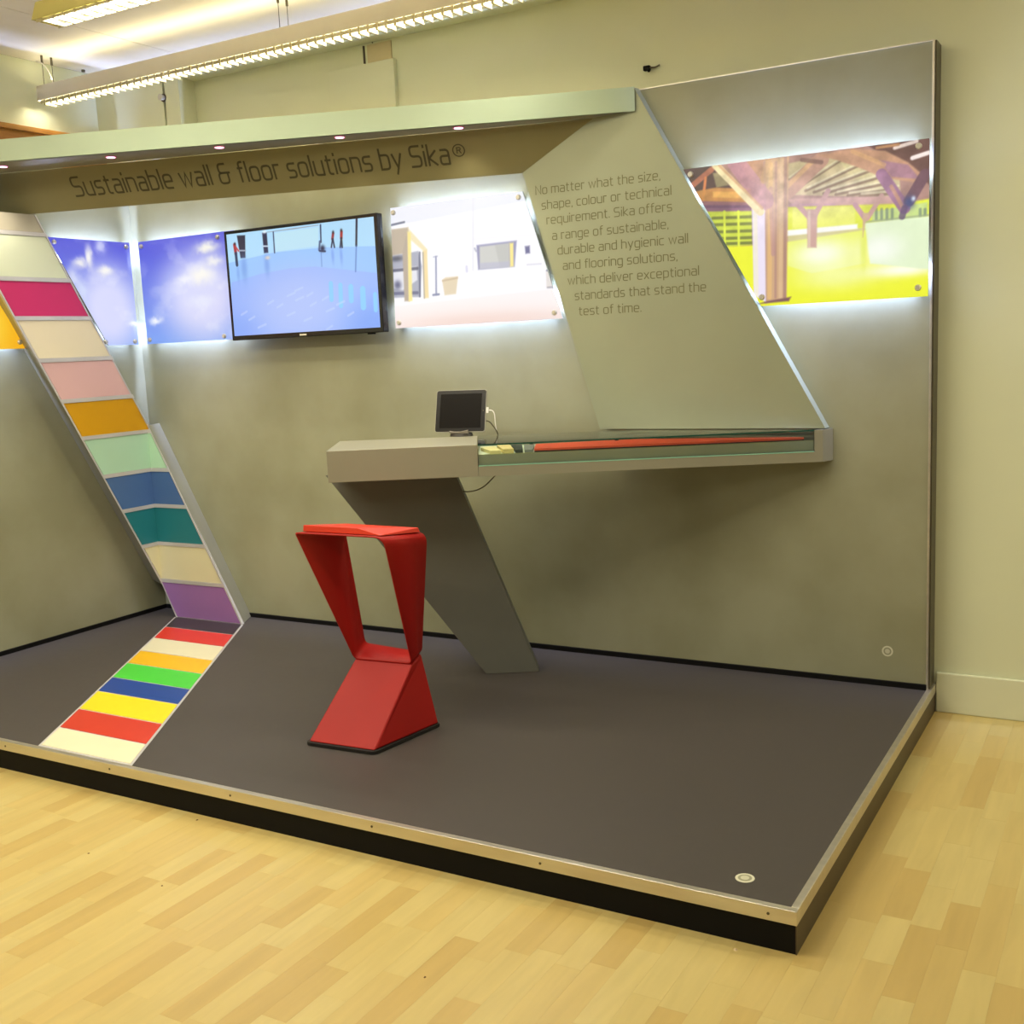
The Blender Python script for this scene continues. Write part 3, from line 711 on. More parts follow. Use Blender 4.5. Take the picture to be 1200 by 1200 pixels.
 ('g', (240, 222, 245), (-0.3962, 1.9559), 0.2885, 0.1058, 0.28),  # this and the next glow paint blown-out backlight haze into the print
 ('g', (248, 235, 225), (-0.6074, 2.0152), 0.1058, 0.1442, 0.25),
 ('p', (120, 80, 85), [(-0.6666, 1.5735), (-0.6222, 1.5835), (-0.528, 1.5941), (-0.5379, 1.5775)], 1),
]
ART_OFFICE = [
 ('p', (250, 250, 255), [(-2.542, 2.3165), (-1.3625, 2.1804), (-1.3901, 1.4532), (-2.6069, 1.5043)], 1),
 ('p', (222, 228, 246), [(-2.4937, 2.1516), (-1.7012, 2.1531), (-1.7041, 2.0941), (-2.5018, 2.048)], 0.6),
 ('p', (247, 232, 230), [(-2.5314, 1.6669), (-1.5151, 1.6987), (-1.5221, 1.5343), (-2.5417, 1.5349)], 0.4),
 ('g', (244, 220, 214), (-2.1003, 1.5629), 0.7, 0.09, 0.7),
 ('g', (235, 200, 190), (-1.958, 1.5716), 0.5, 0.04, 0.6),
 ('l', (226, 228, 240), [(-2.0067, 2.133), (-2.0262, 1.8106)], 0.007, 0.8),
 ('l', (228, 228, 238), [(-2.0178, 1.9496), (-1.6332, 1.9387)], 0.004, 0.3),
 ('p', (176, 160, 140), [(-2.4926, 2.035), (-2.3793, 2.0368), (-2.388, 1.9175), (-2.5022, 1.9105)], 1),
 ('l', (70, 80, 110), [(-2.4808, 2.0557), (-2.4014, 2.0627)], 0.006, 1),
 ('p', (70, 80, 120), [(-2.4879, 1.9094), (-2.3299, 1.9208), (-2.3133, 1.8476), (-2.3354, 1.7043), (-2.4971, 1.7102)], 0.55),
 ('p', (238, 240, 250), [(-2.4814, 1.848), (-2.3449, 1.85), (-2.3445, 1.7856), (-2.4333, 1.743), (-2.4885, 1.7547)], 0.8),
 ('g', (40, 45, 70), (-2.4574, 1.8948), 0.04, 0.014, 0.9),
 ('l', (50, 55, 90), [(-2.4871, 1.8403), (-2.3406, 1.84)], 0.012, 0.9),
 ('g', (50, 55, 100), (-2.4618, 1.7693), 0.022, 0.022, 0.9),
 ('l', (60, 65, 110), [(-2.4904, 1.7303), (-2.3488, 1.7254)], 0.012, 0.8),
 ('l', (50, 60, 100), [(-2.3226, 1.9123), (-2.3351, 1.7084)], 0.008, 0.8),
 ('p', (236, 222, 176), [(-2.3834, 2.0355), (-2.2781, 1.9262), (-2.2836, 1.9044), (-2.3754, 1.9806)], 1),
 ('p', (166, 150, 135), [(-2.4218, 1.9243), (-2.3818, 2.029), (-2.3968, 1.6878), (-2.4271, 1.6896)], 1),
 ('p', (248, 226, 130), [(-2.3867, 2.0175), (-2.3672, 2.0102), (-2.3806, 1.6893), (-2.4029, 1.6873)], 1),
 ('p', (238, 212, 150), [(-2.3043, 1.9188), (-2.2784, 1.923), (-2.2842, 1.6972), (-2.31, 1.6963)], 1),
 ('l', (160, 150, 140), [(-2.3029, 1.9107), (-2.3098, 1.6987)], 0.004, 1),
 ('l', (120, 130, 170), [(-2.2437, 1.8861), (-2.222, 1.8883)], 0.003, 0.6),
 ('l', (110, 120, 165), [(-2.2301, 1.885), (-2.2399, 1.7105)], 0.006, 0.9),
 ('l', (110, 120, 160), [(-2.2577, 1.7092), (-2.2243, 1.7103)], 0.007, 1),
 ('p', (222, 204, 172), [(-2.2024, 1.7758), (-2.1822, 1.7864), (-2.111, 1.7869), (-2.1277, 1.7059), (-2.1926, 1.7035)], 1),
 ('l', (190, 165, 130), [(-2.1987, 1.7716), (-2.1154, 1.7793)], 0.005, 0.8),
 ('p', (128, 130, 175), [(-2.0009, 1.9204), (-1.7853, 1.9235), (-1.8022, 1.8079), (-1.9982, 1.8085)], 1),
 ('p', (196, 198, 196), [(-1.9846, 1.9128), (-1.8271, 1.9149), (-1.8291, 1.8099), (-1.9887, 1.8125)], 1),
 ('p', (168, 170, 168), [(-1.9016, 1.9136), (-1.8271, 1.9149), (-1.8291, 1.8099), (-1.8799, 1.8106)], 0.5),
 ('p', (170, 172, 205), [(-1.989, 1.8389), (-1.8278, 1.8343), (-1.8291, 1.8099), (-1.9887, 1.8125)], 0.6),
 ('p', (252, 230, 130), [(-1.8235, 1.9146), (-1.8037, 1.9152), (-1.8074, 1.8098), (-1.8255, 1.8096)], 1),
 ('p', (80, 82, 135), [(-1.7441, 1.8943), (-1.7193, 1.8953), (-1.7192, 1.8621), (-1.7422, 1.861)], 1),
 ('p', (222, 216, 214), [(-1.6409, 1.7748), (-1.6113, 1.7772), (-1.606, 1.7032), (-1.6426, 1.7026)], 1),
 ('l', (120, 120, 150), [(-1.6364, 1.779), (-1.6129, 1.7803)], 0.005, 1),
 ('l', (150, 145, 160), [(-1.6355, 1.7037), (-1.6077, 1.7033)], 0.004, 1),
 ('l', (205, 205, 235), [(-2.061, 1.8272), (-2.0604, 1.8068)], 0.01, 0.8),
 ('l', (120, 125, 165), [(-2.0111, 1.9065), (-2.0043, 1.8944)], 0.006, 0.6),
 ('l', (210, 210, 225), [(-1.7358, 1.812), (-1.6654, 1.8105)], 0.004, 0.8),
]
ART_HALL = [
 ('p', (150, 192, 250), [(-3.6156, 2.3035), (-2.2134, 2.1568), (-2.2679, 1.37), (-3.7224, 1.4147)], 1),
 ('p', (176, 222, 250), [(-3.5147, 2.1192), (-2.4928, 2.1147), (-2.506, 1.9482), (-2.8401, 1.9759), (-3.1749, 1.9781), (-3.5348, 1.9454)], 0.9),
 ('p', (198, 232, 240), [(-3.165, 2.075), (-2.8741, 2.078), (-2.8825, 1.9877), (-3.1631, 1.9814)], 0.6),
 ('p', (150, 196, 252), [(-3.5348, 1.9454), (-3.1749, 1.9781), (-2.8401, 1.9759), (-2.5053, 1.9562), (-2.5155, 1.8281), (-2.7636, 1.8674), (-2.9135, 1.8902), (-3.0694, 1.8933), (-3.2784, 1.8785), (-3.4853, 1.8448), (-3.546, 1.8489)], 1),
 ('p', (150, 182, 252), [(-3.4848, 1.8492), (-3.2784, 1.8785), (-3.0696, 1.8917), (-2.9137, 1.8885), (-2.7637, 1.8658), (-2.5156, 1.8265), (-2.5413, 1.5027), (-3.5348, 1.5174)], 1),
 ('g', (184, 202, 252), (-3.0203, 1.7029), 0.3667, 0.2, 0.75),
 ('g', (120, 160, 246), (-2.5767, 1.5786), 0.1778, 0.1333, 0.7),
 ('g', (125, 160, 246), (-3.4536, 1.5857), 0.1556, 0.1, 0.6),
 ('p', (120, 75, 70), [(-3.2102, 2.0833), (-2.8732, 2.0878), (-3.0281, 2.0838)], 0.9),
 ('p', (22, 24, 60), [(-3.4195, 2.0847), (-3.3626, 2.0814), (-3.3728, 1.968), (-3.4061, 1.9689)], 1),
 ('l', (160, 170, 190), [(-3.4114, 2.0076), (-3.3688, 2.0041)], 0.0056, 1),
 ('p', (25, 28, 70), [(-3.245, 2.083), (-3.2138, 2.0819), (-3.2139, 1.9812), (-3.2429, 1.981)], 1),
 ('l', (200, 215, 235), [(-3.245, 2.0163), (-3.2128, 2.0136)], 0.0056, 1),
 ('g', (230, 240, 250), (-3.2283, 2.0866), 0.0133, 0.0089, 0.9),
 ('l', (50, 60, 100), [(-3.1702, 2.0797), (-3.1715, 1.9778)], 0.0056, 1),
 ('l', (40, 50, 90), [(-2.8603, 2.0866), (-2.8646, 2.0045)], 0.0067, 1),
 ('l', (25, 30, 60), [(-2.634, 2.0964), (-2.6468, 1.9697)], 0.01, 1),
 ('l', (80, 110, 190), [(-2.6469, 1.968), (-2.6613, 1.8468)], 0.0067, 0.6),
 ('l', (90, 120, 200), [(-2.8682, 1.9533), (-2.87, 1.8869)], 0.0044, 0.5),
 ('g', (105, 145, 225), (-3.3867, 1.9168), 0.0222, 0.0667, 0.6),
 ('g', (110, 150, 230), (-3.2293, 1.9224), 0.0178, 0.0556, 0.6),
 ('g', (110, 150, 230), (-3.4313, 1.8939), 0.0111, 0.0444, 0.5),
 ('l', (170, 40, 55), [(-3.4415, 2.0388), (-3.4368, 1.9948)], 0.0178, 1),
 ('g', (40, 30, 50), (-3.4386, 2.0438), 0.0067, 0.0078, 1),
 ('l', (30, 45, 90), [(-3.4368, 1.9948), (-3.435, 1.9362)], 0.0156, 1),
 ('l', (200, 60, 70), [(-3.4311, 2.0248), (-3.4163, 2.0062)], 0.0067, 1),
 ('l', (60, 70, 110), [(-2.872, 2.0076), (-2.8801, 1.9668)], 0.0089, 0.8),
 ('g', (30, 35, 70), (-2.8577, 1.9732), 0.0156, 0.0156, 1),
 ('l', (40, 50, 90), [(-2.8761, 1.9623), (-2.8417, 1.9578)], 0.0067, 1),
 ('l', (150, 45, 60), [(-2.7848, 2.0387), (-2.7914, 2.013)], 0.0133, 1),
 ('g', (40, 35, 50), (-2.7842, 2.0452), 0.0067, 0.0078, 1),
 ('l', (30, 35, 70), [(-2.7904, 2.0129), (-2.8013, 1.9744)], 0.0067, 1),
 ('l', (30, 35, 70), [(-2.7882, 2.0127), (-2.7821, 1.9728)], 0.0067, 1),
 ('l', (165, 40, 50), [(-2.7323, 2.0422), (-2.7359, 2.0123)], 0.0144, 1),
 ('g', (35, 30, 45), (-2.7327, 2.0496), 0.0067, 0.0078, 1),
 ('l', (25, 30, 60), [(-2.7359, 2.0123), (-2.746, 1.9698)], 0.0078, 1),
 ('l', (25, 30, 60), [(-2.7349, 2.0122), (-2.7344, 1.9688)], 0.0078, 1),
 ('g', (115, 150, 235), (-2.7962, 1.9352), 0.0089, 0.04, 0.6),
 ('g', (115, 150, 235), (-2.7431, 1.9309), 0.0089, 0.0444, 0.6),
 ('g', (240, 215, 190), (-3.2211, 1.9561), 0.0156, 0.0089, 0.8),
 ('l', (140, 205, 252), [(-2.8204, 1.7984), (-2.8229, 1.7217)], 0.0244, 1),
 ('l', (140, 205, 252), [(-2.7611, 1.7861), (-2.7654, 1.6882)], 0.0244, 1),
 ('l', (140, 205, 252), [(-2.6971, 1.7736), (-2.6993, 1.7109)], 0.0289, 1),
 ('l', (140, 205, 252), [(-2.6247, 1.7582), (-2.6275, 1.6736)], 0.0311, 1),
 ('l', (140, 205, 252), [(-2.5522, 1.729), (-2.5539, 1.6555)], 0.0222, 1),
 ('l', (196, 216, 255), [(-3.2432, 1.7227), (-3.2044, 1.7378)], 0.0089, 0.5),
 ('l', (196, 216, 255), [(-3.1814, 1.7018), (-3.1429, 1.7169)], 0.0089, 0.5),
 ('l', (196, 216, 255), [(-3.1081, 1.7552), (-3.0568, 1.7691)], 0.0089, 0.5),
 ('l', (196, 216, 255), [(-3.0538, 1.7305), (-3.0029, 1.7445)], 0.0089, 0.5),
 ('l', (196, 216, 255), [(-2.978, 1.7472), (-2.941, 1.7618)], 0.0089, 0.5),
 ('l', (196, 216, 255), [(-2.9604, 1.6977), (-2.9235, 1.7125)], 0.0089, 0.5),
 ('l', (196, 216, 255), [(-2.8597, 1.6642), (-2.8105, 1.6782)], 0.0089, 0.5),
 ('l', (196, 216, 255), [(-2.7918, 1.6939), (-2.7433, 1.7077)], 0.0089, 0.5),
 ('l', (196, 216, 255), [(-2.726, 1.636), (-2.6906, 1.6507)], 0.0089, 0.5),
 ('l', (196, 216, 255), [(-3.3814, 1.6488), (-3.3415, 1.6643)], 0.0089, 0.5),
 ('l', (196, 216, 255), [(-3.3216, 1.6061), (-3.268, 1.6211)], 0.0089, 0.5),
 ('l', (196, 216, 255), [(-3.118, 1.6568), (-3.0664, 1.6713)], 0.0089, 0.5),
 ('l', (196, 216, 255), [(-3.0076, 1.6253), (-2.9569, 1.6397)], 0.0089, 0.5),
 ('l', (196, 216, 255), [(-3.4324, 1.678), (-3.3921, 1.6935)], 0.0089, 0.5),
 ('l', (196, 216, 255), [(-2.8667, 1.5758), (-2.8303, 1.5909)], 0.0089, 0.5),
 ('l', (196, 216, 255), [(-2.8808, 1.7218), (-2.8444, 1.7364)], 0.0089, 0.5),
 ('l', (196, 216, 255), [(-3.0548, 1.7775), (-3.004, 1.7912)], 0.0089, 0.5),
]
ART_SKY_R = [
 ('g', (250, 248, 235), (-3.7066, 2.0508), 0.0833, 0.03, 0.95),
 ('g', (250, 248, 240), (-3.6626, 1.9799), 0.0667, 0.0267, 0.8),
 ('g', (248, 246, 240), (-3.7658, 1.9123), 0.1, 0.0467, 0.95),
 ('g', (248, 248, 250), (-3.8978, 1.891), 0.0667, 0.0233, 0.7),
 ('g', (250, 250, 250), (-4.1475, 1.6833), 0.05, 0.02, 0.9),
 ('g', (235, 238, 252), (-3.7832, 1.7689), 0.1, 0.0333, 0.6),
]
ART_SKY_L = [
 ('g', (248, 246, 240), (-0.4109, 1.9982), 0.05, 0.026, 0.9),
 ('g', (250, 248, 242), (-0.347, 2.037), 0.024, 0.06, 0.95),
 ('g', (250, 248, 240), (-0.2453, 1.9635), 0.05, 0.026, 0.95),
 ('g', (240, 244, 252), (-0.4641, 1.9246), 0.044, 0.06, 0.7),
 ('g', (240, 244, 255), (-0.2635, 2.0957), 0.036, 0.04, 0.7),
 ('g', (250, 250, 250), (-0.0777, 1.6751), 0.04, 0.014, 0.9),
 ('g', (225, 235, 252), (-0.4179, 1.8538), 0.04, 0.06, 0.6),
]

def sm(a, b, t):
    t = np.clip((t-a)/(b-a), 0, 1); return t*t*(3-2*t)
def vnoise(X, Z, sc, seed):
    r = np.random.RandomState(seed); G = r.rand(64, 64)
    x = X*sc+31.7; z = Z*sc+17.3; xi = np.floor(x).astype(int); zi = np.floor(z).astype(int); fx = x-xi; fz = z-zi
    fx = fx*fx*(3-2*fx); fz = fz*fz*(3-2*fz); g = lambda a, b: G[a % 64, b % 64]
    return (g(xi, zi)*(1-fx)+g(xi+1, zi)*fx)*(1-fz)+(g(xi, zi+1)*(1-fx)+g(xi+1, zi+1)*fx)*fz
def fbm(X, Z, sc, seed):
    return sum(vnoise(X, Z, sc*2**k, seed+k)*0.5**k for k in range(4))/1.875
def paint(img, X, Z, ops, soft=0.0022):
    for o in ops:
        c = np.array(o[1], float)
        if o[0] == 'g':
            (cx, cz), rx, rz, al = o[2], o[3], o[4], o[5]
            w = al*np.exp(-(((X-cx)/rx)**2+((Z-cz)/rz)**2)**1.2)
        elif o[0] == 'l':
            (ax, az), (bx, bz) = o[2]; dx, dz = bx-ax, bz-az; ll = max(1e-9, dx*dx+dz*dz)
            t = np.clip(((X-ax)*dx+(Z-az)*dz)/ll, 0, 1); dd = np.hypot(X-ax-t*dx, Z-az-t*dz)
            w = o[4]*(1-sm(o[3]/2-soft/2, o[3]/2+soft, dd))
        else:
            P = o[2]; ins = np.zeros(X.shape, bool); dist = np.full(X.shape, 9.0)
            for i in range(len(P)):
                (ax, az), (bx, bz) = P[i], P[(i+1) % len(P)]
                with np.errstate(divide='ignore', invalid='ignore'):
                    c1 = ((az > Z) != (bz > Z)) & (X < (bx-ax)*(Z-az)/((bz-az) if bz != az else 1e-9)+ax)
                ins ^= c1
                dx, dz = bx-ax, bz-az; ll = max(1e-9, dx*dx+dz*dz)
                t = np.clip(((X-ax)*dx+(Z-az)*dz)/ll, 0, 1); dist = np.minimum(dist, np.hypot(X-ax-t*dx, Z-az-t*dz))
            sd = np.where(ins, dist, -dist)
            w = o[3]*sm(-soft, soft, sd)
        img += (c-img)*w[..., None]
    return img
def sheet(name, quad, axis, pos, painter, m, parent, nx, nz):
    """quad = (left-bottom, right-bottom, right-top, left-top) as (h, z); axis 'y' faces -y, 'x' faces +x"""
    (a, b, c, d) = [np.array(q, float) for q in quad]
    U, W = np.meshgrid(np.linspace(0, 1, nx), np.linspace(0, 1, nz))
    Hh = (a[0]*(1-U)+b[0]*U)*(1-W)+(d[0]*(1-U)+c[0]*U)*W
    Z = (a[1]*(1-U)+b[1]*U)*(1-W)+(d[1]*(1-U)+c[1]*U)*W
    img = np.clip(painter(Hh, Z), 0, 255)/255.0
    li = np.where(img <= 0.04045, img/12.92, ((img+0.055)/1.055)**2.4)
    co = np.stack([Hh.ravel(), np.full(Hh.size, pos), Z.ravel()], 1) if axis == 'y' else np.stack([np.full(Hh.size, pos), Hh.ravel(), Z.ravel()], 1)
    ctr = co.mean(0); ctr[2] = co[:, 2].min()
    me = bpy.data.meshes.new(name)
    idx = np.arange(nx*nz).reshape(nz, nx)
    q = np.stack([idx[:-1, :-1], idx[:-1, 1:], idx[1:, 1:], idx[1:, :-1]], -1).reshape(-1, 4)
    me.vertices.add(nx*nz); me.vertices.foreach_set('co', (co-ctr).astype(np.float32).ravel())
    me.loops.add(q.size); me.loops.foreach_set('vertex_index', q.astype(np.int32).ravel())
    me.polygons.add(len(q)); me.polygons.foreach_set('loop_start', (np.arange(len(q))*4).astype(np.int32)); me.polygons.foreach_set('loop_total', np.full(len(q), 4, np.int32))
    me.update(calc_edges=True)
    at = me.color_attributes.new('print', 'FLOAT_COLOR', 'POINT')
    at.data.foreach_set('color', np.concatenate([li.reshape(-1, 3), np.ones((nx*nz, 1))], 1).astype(np.float32).ravel())
    return link(name, me, m, parent, Vector(ctr))
def p_timber(X, Z):
    img = np.zeros(X.shape+(3,)); paint(img, X, Z, ART_TIMBER, 0.005)
    n = fbm(X, Z, 26, 3)-0.5; up_ = sm(1.80, 2.0, Z)[..., None]
    return img*(1+n[..., None]*0.34*up_)+n[..., None]*6
def p_office(X, Z):
    img = np.zeros(X.shape+(3,)); img = paint(img, X, Z, ART_OFFICE, 0.006); return img*0.84+np.array((255, 252, 255.))*0.16  # whole print whitened to paint in the backlight's washed-out look
def p_hall(X, Z):
    img = np.zeros(X.shape+(3,)); return paint(img, X, Z, ART_HALL, 0.004)
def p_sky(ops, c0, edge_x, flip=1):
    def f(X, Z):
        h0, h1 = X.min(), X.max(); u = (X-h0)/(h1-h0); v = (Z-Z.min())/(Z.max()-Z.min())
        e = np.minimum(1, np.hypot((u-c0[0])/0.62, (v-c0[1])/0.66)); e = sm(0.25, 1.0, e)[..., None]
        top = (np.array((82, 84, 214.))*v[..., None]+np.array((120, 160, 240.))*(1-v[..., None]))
        img = np.array((214, 216, 250.))*(1-e)+top*e  # pale centre paints the backlight's blow-out into the print
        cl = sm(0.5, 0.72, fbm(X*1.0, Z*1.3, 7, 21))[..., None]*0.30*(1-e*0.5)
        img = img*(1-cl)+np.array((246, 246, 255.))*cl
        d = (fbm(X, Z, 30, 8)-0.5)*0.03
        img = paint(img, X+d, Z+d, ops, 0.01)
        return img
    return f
M_pr = mat_print('backlit_print', 0.98, base=0.05)
M_scr = mat_print('lit_screen', 1.0, 0.15, 0.02)
M_acr = mat('acrylic_edge', (214, 218, 220), 0.2, var=0.02)
COOL = (0.46, 0.56, 1.0)
def poster(name, label, quad, axis, out, painter, knobs, n, lit=1.0, back=1.0, side=None):
    """acrylic sheet carried off the wall on steel stand-offs, lit from behind by LED strips"""
    wall = 0.0 if axis == 'y' else -L
    s = -1 if axis == 'y' else 1
    pos = wall+s*out
    P3 = (lambda h, z, d: (h, wall+s*d, z)) if axis == 'y' else (lambda h, z, d: (wall+s*d, h, z))
    cx = sum(q[0] for q in quad)/4
    t = thing(name, P3(cx, quad[0][1], out), label, 'picture', 'backlit pictures on the display walls')
    prism('acrylic_sheet', [P3(h, z, out-0.0008) for h, z in quad], [P3(h, z, out-0.007) for h, z in quad], M_acr, t)
    sheet('print', quad, axis, pos, painter, M_pr, t, *n)
    for h, z in knobs:
        k = cyl('stand_off', P3(h, z, 0.0), P3(h, z, out+0.006), 0.0125, M_knob, t, 18)
        cyl('cap', P3(h, z, out+0.006), P3(h, z, out+0.012), 0.0125, M_knob, k, 18, 0.009)
    # LED strips behind the sheet, shining up and down the wall
    for (qa, qb, dz, dr) in ((quad[3], quad[2], -0.13, 1), (quad[0], quad[1], 0.13, -1)):
        ln = abs(qb[0]-qa[0])-0.04
        area('led_strip', P3((qa[0]+qb[0])/2, qa[1]+dz, out*0.5), (ln, 0.03), 18.0*lit*ln, COOL, (0, 0, dr), (1, 0, 0) if axis == 'y' else (0, 1, 0))
    if side:
        hs, dr = side
        area('led_strip', P3(hs-dr*0.05, (quad[0][1]+quad[3][1])/2, out*0.5), (quad[3][1]-quad[0][1]-0.04, 0.02), 0.8*lit, COOL, (dr, 0, 0) if axis == 'y' else (0, dr, 0), (0, 0, 1))
    return t
ZB, ZP = 1.558, 2.13
poster('backlit_picture', 'backlit picture of a timber-posted hall with a yellow floor, right of text panel',
       [(-0.652, ZB+0.006), (-0.004, ZB+0.006), (-0.004, ZP+0.012), (-0.976, ZP+0.012)], 'y', 0.045, p_timber, [(-0.943, 2.118), (-0.042, 2.118), (-0.04, 1.598), (-0.648, 1.60)], (420, 250))
poster('backlit_picture', 'pale backlit picture of a white office with desk and window, right of television',
       [(-2.49, ZB+0.004), (-1.565, ZB+0.004), (-1.745, ZP+0.006), (-2.479, ZP+0.006)], 'y', 0.045, p_office, [(-2.461, 2.112), (-1.765, 2.112), (-1.605, 1.59), (-2.465, 1.588)], (380, 240))
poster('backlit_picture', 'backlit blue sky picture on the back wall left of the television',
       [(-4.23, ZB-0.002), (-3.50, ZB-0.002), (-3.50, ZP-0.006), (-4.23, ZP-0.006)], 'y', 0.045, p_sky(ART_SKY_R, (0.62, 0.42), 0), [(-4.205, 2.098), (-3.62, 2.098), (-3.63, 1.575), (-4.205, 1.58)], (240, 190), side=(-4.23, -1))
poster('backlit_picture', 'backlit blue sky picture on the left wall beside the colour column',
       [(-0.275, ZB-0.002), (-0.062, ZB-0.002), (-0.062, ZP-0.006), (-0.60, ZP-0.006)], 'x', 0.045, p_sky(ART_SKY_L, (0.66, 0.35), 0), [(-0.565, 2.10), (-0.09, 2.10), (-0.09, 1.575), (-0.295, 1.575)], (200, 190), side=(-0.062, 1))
def p_yel(X, Z):
    img = np.zeros(X.shape+(3,))+np.array((246, 176, 12.))
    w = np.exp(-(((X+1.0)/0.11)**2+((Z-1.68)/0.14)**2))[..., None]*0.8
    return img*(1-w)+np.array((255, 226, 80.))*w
poster('backlit_picture', 'golden yellow backlit picture at the left photo edge behind the colour column',
       [(-1.9, ZB-0.006), (-0.80, ZB-0.006), (-1.12, ZP), (-1.9, ZP)], 'x', 0.045, p_yel, [(-0.835, 1.585), (-1.86, 1.585), (-1.86, 2.10), (-1.14, 2.10)], (120, 80), back=0)

# ------------------------------------------------------------------ television
tv = thing('television', (-3.02, -0.1, 1.548), 'large black-framed flat television showing a pale blue hall', 'television')
TX0, TX1, TZ0, TZ1 = -3.512, -2.513, 1.546, 2.113
box('frame', (TX0, -0.112, TZ0), (TX1, -0.068, TZ1), M_tv, tv, 0.004)
box('rear_shell', (TX0+0.12, -0.068, TZ0+0.08), (TX1-0.12, -0.034, TZ1-0.08), M_black, tv, 0.01)
box('wall_mount', (-3.2, -0.034, 1.72), (-2.82, 0.0, 1.94), M_edge, tv)
sheet('screen', [(TX0+0.019, TZ0+0.024), (TX1-0.019, TZ0+0.024), (TX1-0.019, TZ1-0.017), (TX0+0.019, TZ1-0.017)], 'y', -0.1125, p_hall, M_scr, tv, 420, 240)
box('nameplate', (-3.045, -0.1135, 1.553), (-3.0, -0.112, 1.5605), mat('pale_nameplate', (220, 216, 200), 0.4), tv)
box('sensor', (-2.62, -0.105, 1.539), (-2.585, -0.08, 1.546), M_black, tv, 0.002)

# ------------------------------------------------------------------ desk with glass case
e = Vector((math.cos(math.radians(28.6)), math.sin(math.radians(28.6)), 0)); nb = Vector((-e.y, e.x, 0))
DA = Vector((-2.165, -1.031, 0))            # front left corner
DB = Vector((-0.397, -0.067, 0))            # front right corner, at the wall
DC = Vector((-0.373, -0.002, 0)); DD = Vector((-1.075, -0.002, 0)); DE = Vector((-2.437, -0.602, 0))
CUT = Vector((-1.622, -0.7355, 0)); CUTB = Vector((-1.86, -0.348, 0))
Z = lambda p, z: Vector((p.x, p.y, z))
dk = thing('desk', (-1.7, -0.6, 0), 'silver-grey wedge-shaped cantilever desk with slanted leg and a glass sample case', 'desk')
ds = 0.93; dt = 1.06
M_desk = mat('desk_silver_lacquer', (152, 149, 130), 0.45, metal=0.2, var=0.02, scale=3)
prism('cabinet', [Z(p, ds) for p in (DA, CUT, CUTB, DE)], (0, 0, dt-ds), M_desk, dk, 0.0015)
SB = Vector((-1.865, -0.345, 0))
prism('base_ledge', [Z(p, ds) for p in (CUT+e*0.0005, DB, DC, DD, CUTB+e*0.0005)], (0, 0, 0.041), M_desk, dk)
# slanted leg
la, lb = Vector((-1.80, -0.471, 0)), Vector((-1.595, -0.349, 0)); lt0, lt1 = Vector((-2.365, -0.806, 0)), Vector((-1.885, -0.521, 0))
ln = Vector((-0.5105, 0.8597, 0))
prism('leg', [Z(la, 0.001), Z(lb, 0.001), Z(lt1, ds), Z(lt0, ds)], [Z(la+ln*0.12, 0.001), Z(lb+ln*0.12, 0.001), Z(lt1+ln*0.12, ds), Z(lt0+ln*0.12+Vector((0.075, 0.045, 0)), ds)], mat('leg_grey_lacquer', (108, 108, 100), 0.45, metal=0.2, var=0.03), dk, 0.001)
# end block and glass case
eb = -e*0.034
prism('end_block', [Z(DB, 0.971), Z(DC, 0.971), Z(DC-Vector((0.04, 0, 0)), 0.971), Z(DB+eb, 0.971)], (0, 0, dt-0.971), M_desk, dk)
GF0, GF1 = CUT+e*0.002, DB+eb-e*0.002
fin = nb*0.006
prism('front_glass', [Z(GF0, 0.972), Z(GF1, 0.972), Z(GF1+fin, 0.972), Z(GF0+fin, 0.972)], (0, 0, 0.083), M_glass, dk)
prism('glass_edge', [Z(GF0-nb*0.001, 0.971), Z(GF1-nb*0.001, 0.971), Z(GF1+fin, 0.971), Z(GF0+fin, 0.971)], (0, 0, 0.004), M_glassedge, dk)
GB0, GB1 = CUTB+e*0.002+nb*-0.004, Vector((-1.12, -0.03, 0))
prism('top_glass', [Z(GF0, 1.0555), Z(GF1, 1.0555), Z(Vector((-0.44, -0.056, 0)), 1.0555), Z(Vector((-1.18, -0.056, 0)), 1.0555), Z(GB0, 1.0555)], (0, 0, 0.006), M_glass, dk)
prism('glass_rim', [Z(GF0-nb*0.001, 1.0555), Z(GF1-nb*0.001, 1.0555), Z(GF1+nb*0.004, 1.0555), Z(GF0+nb*0.004, 1.0555)], (0, 0, 0.005), M_teal, dk)
prism('back_glass', [Z(GB0, 0.972), Z(Vector((-1.18, -0.056, 0)), 0.972), Z(Vector((-1.18, -0.050, 0)), 0.972), Z(GB0+Vector((-0.003, 0.006, 0)), 0.972)], (0, 0, 0.083), M_glass, dk)
TR0, TR1 = GF0+nb*0.012, GF1+nb*0.012
M_tray = mat('tray_green_grey', (218, 228, 202), 0.5, var=0.04)
prism('tray', [Z(TR0, 0.9715), Z(TR1, 0.9715), Z(Vector((-0.46, -0.06, 0)), 0.9715), Z(Vector((-1.14, -0.06, 0)), 0.9715), Z(CUTB+e*0.012-nb*0.02, 0.9715)], (0, 0, 0.0435), M_tray, dk)
prism('tray_lip', [Z(TR0, 1.015), Z(TR1, 1.015), Z(TR1+nb*0.003, 1.015), Z(TR0+nb*0.003, 1.015)], (0, 0, 0.003), mat('pale_tray_lip', (206, 214, 160), 0.4), dk)
for q in (0.16, 0.42):
    c = GF0.lerp(GF1, q)+nb*0.09
    cyl('glass_clamp', Z(c, 1.045), Z(c, 1.055), 0.008, M_black, dk, 14)
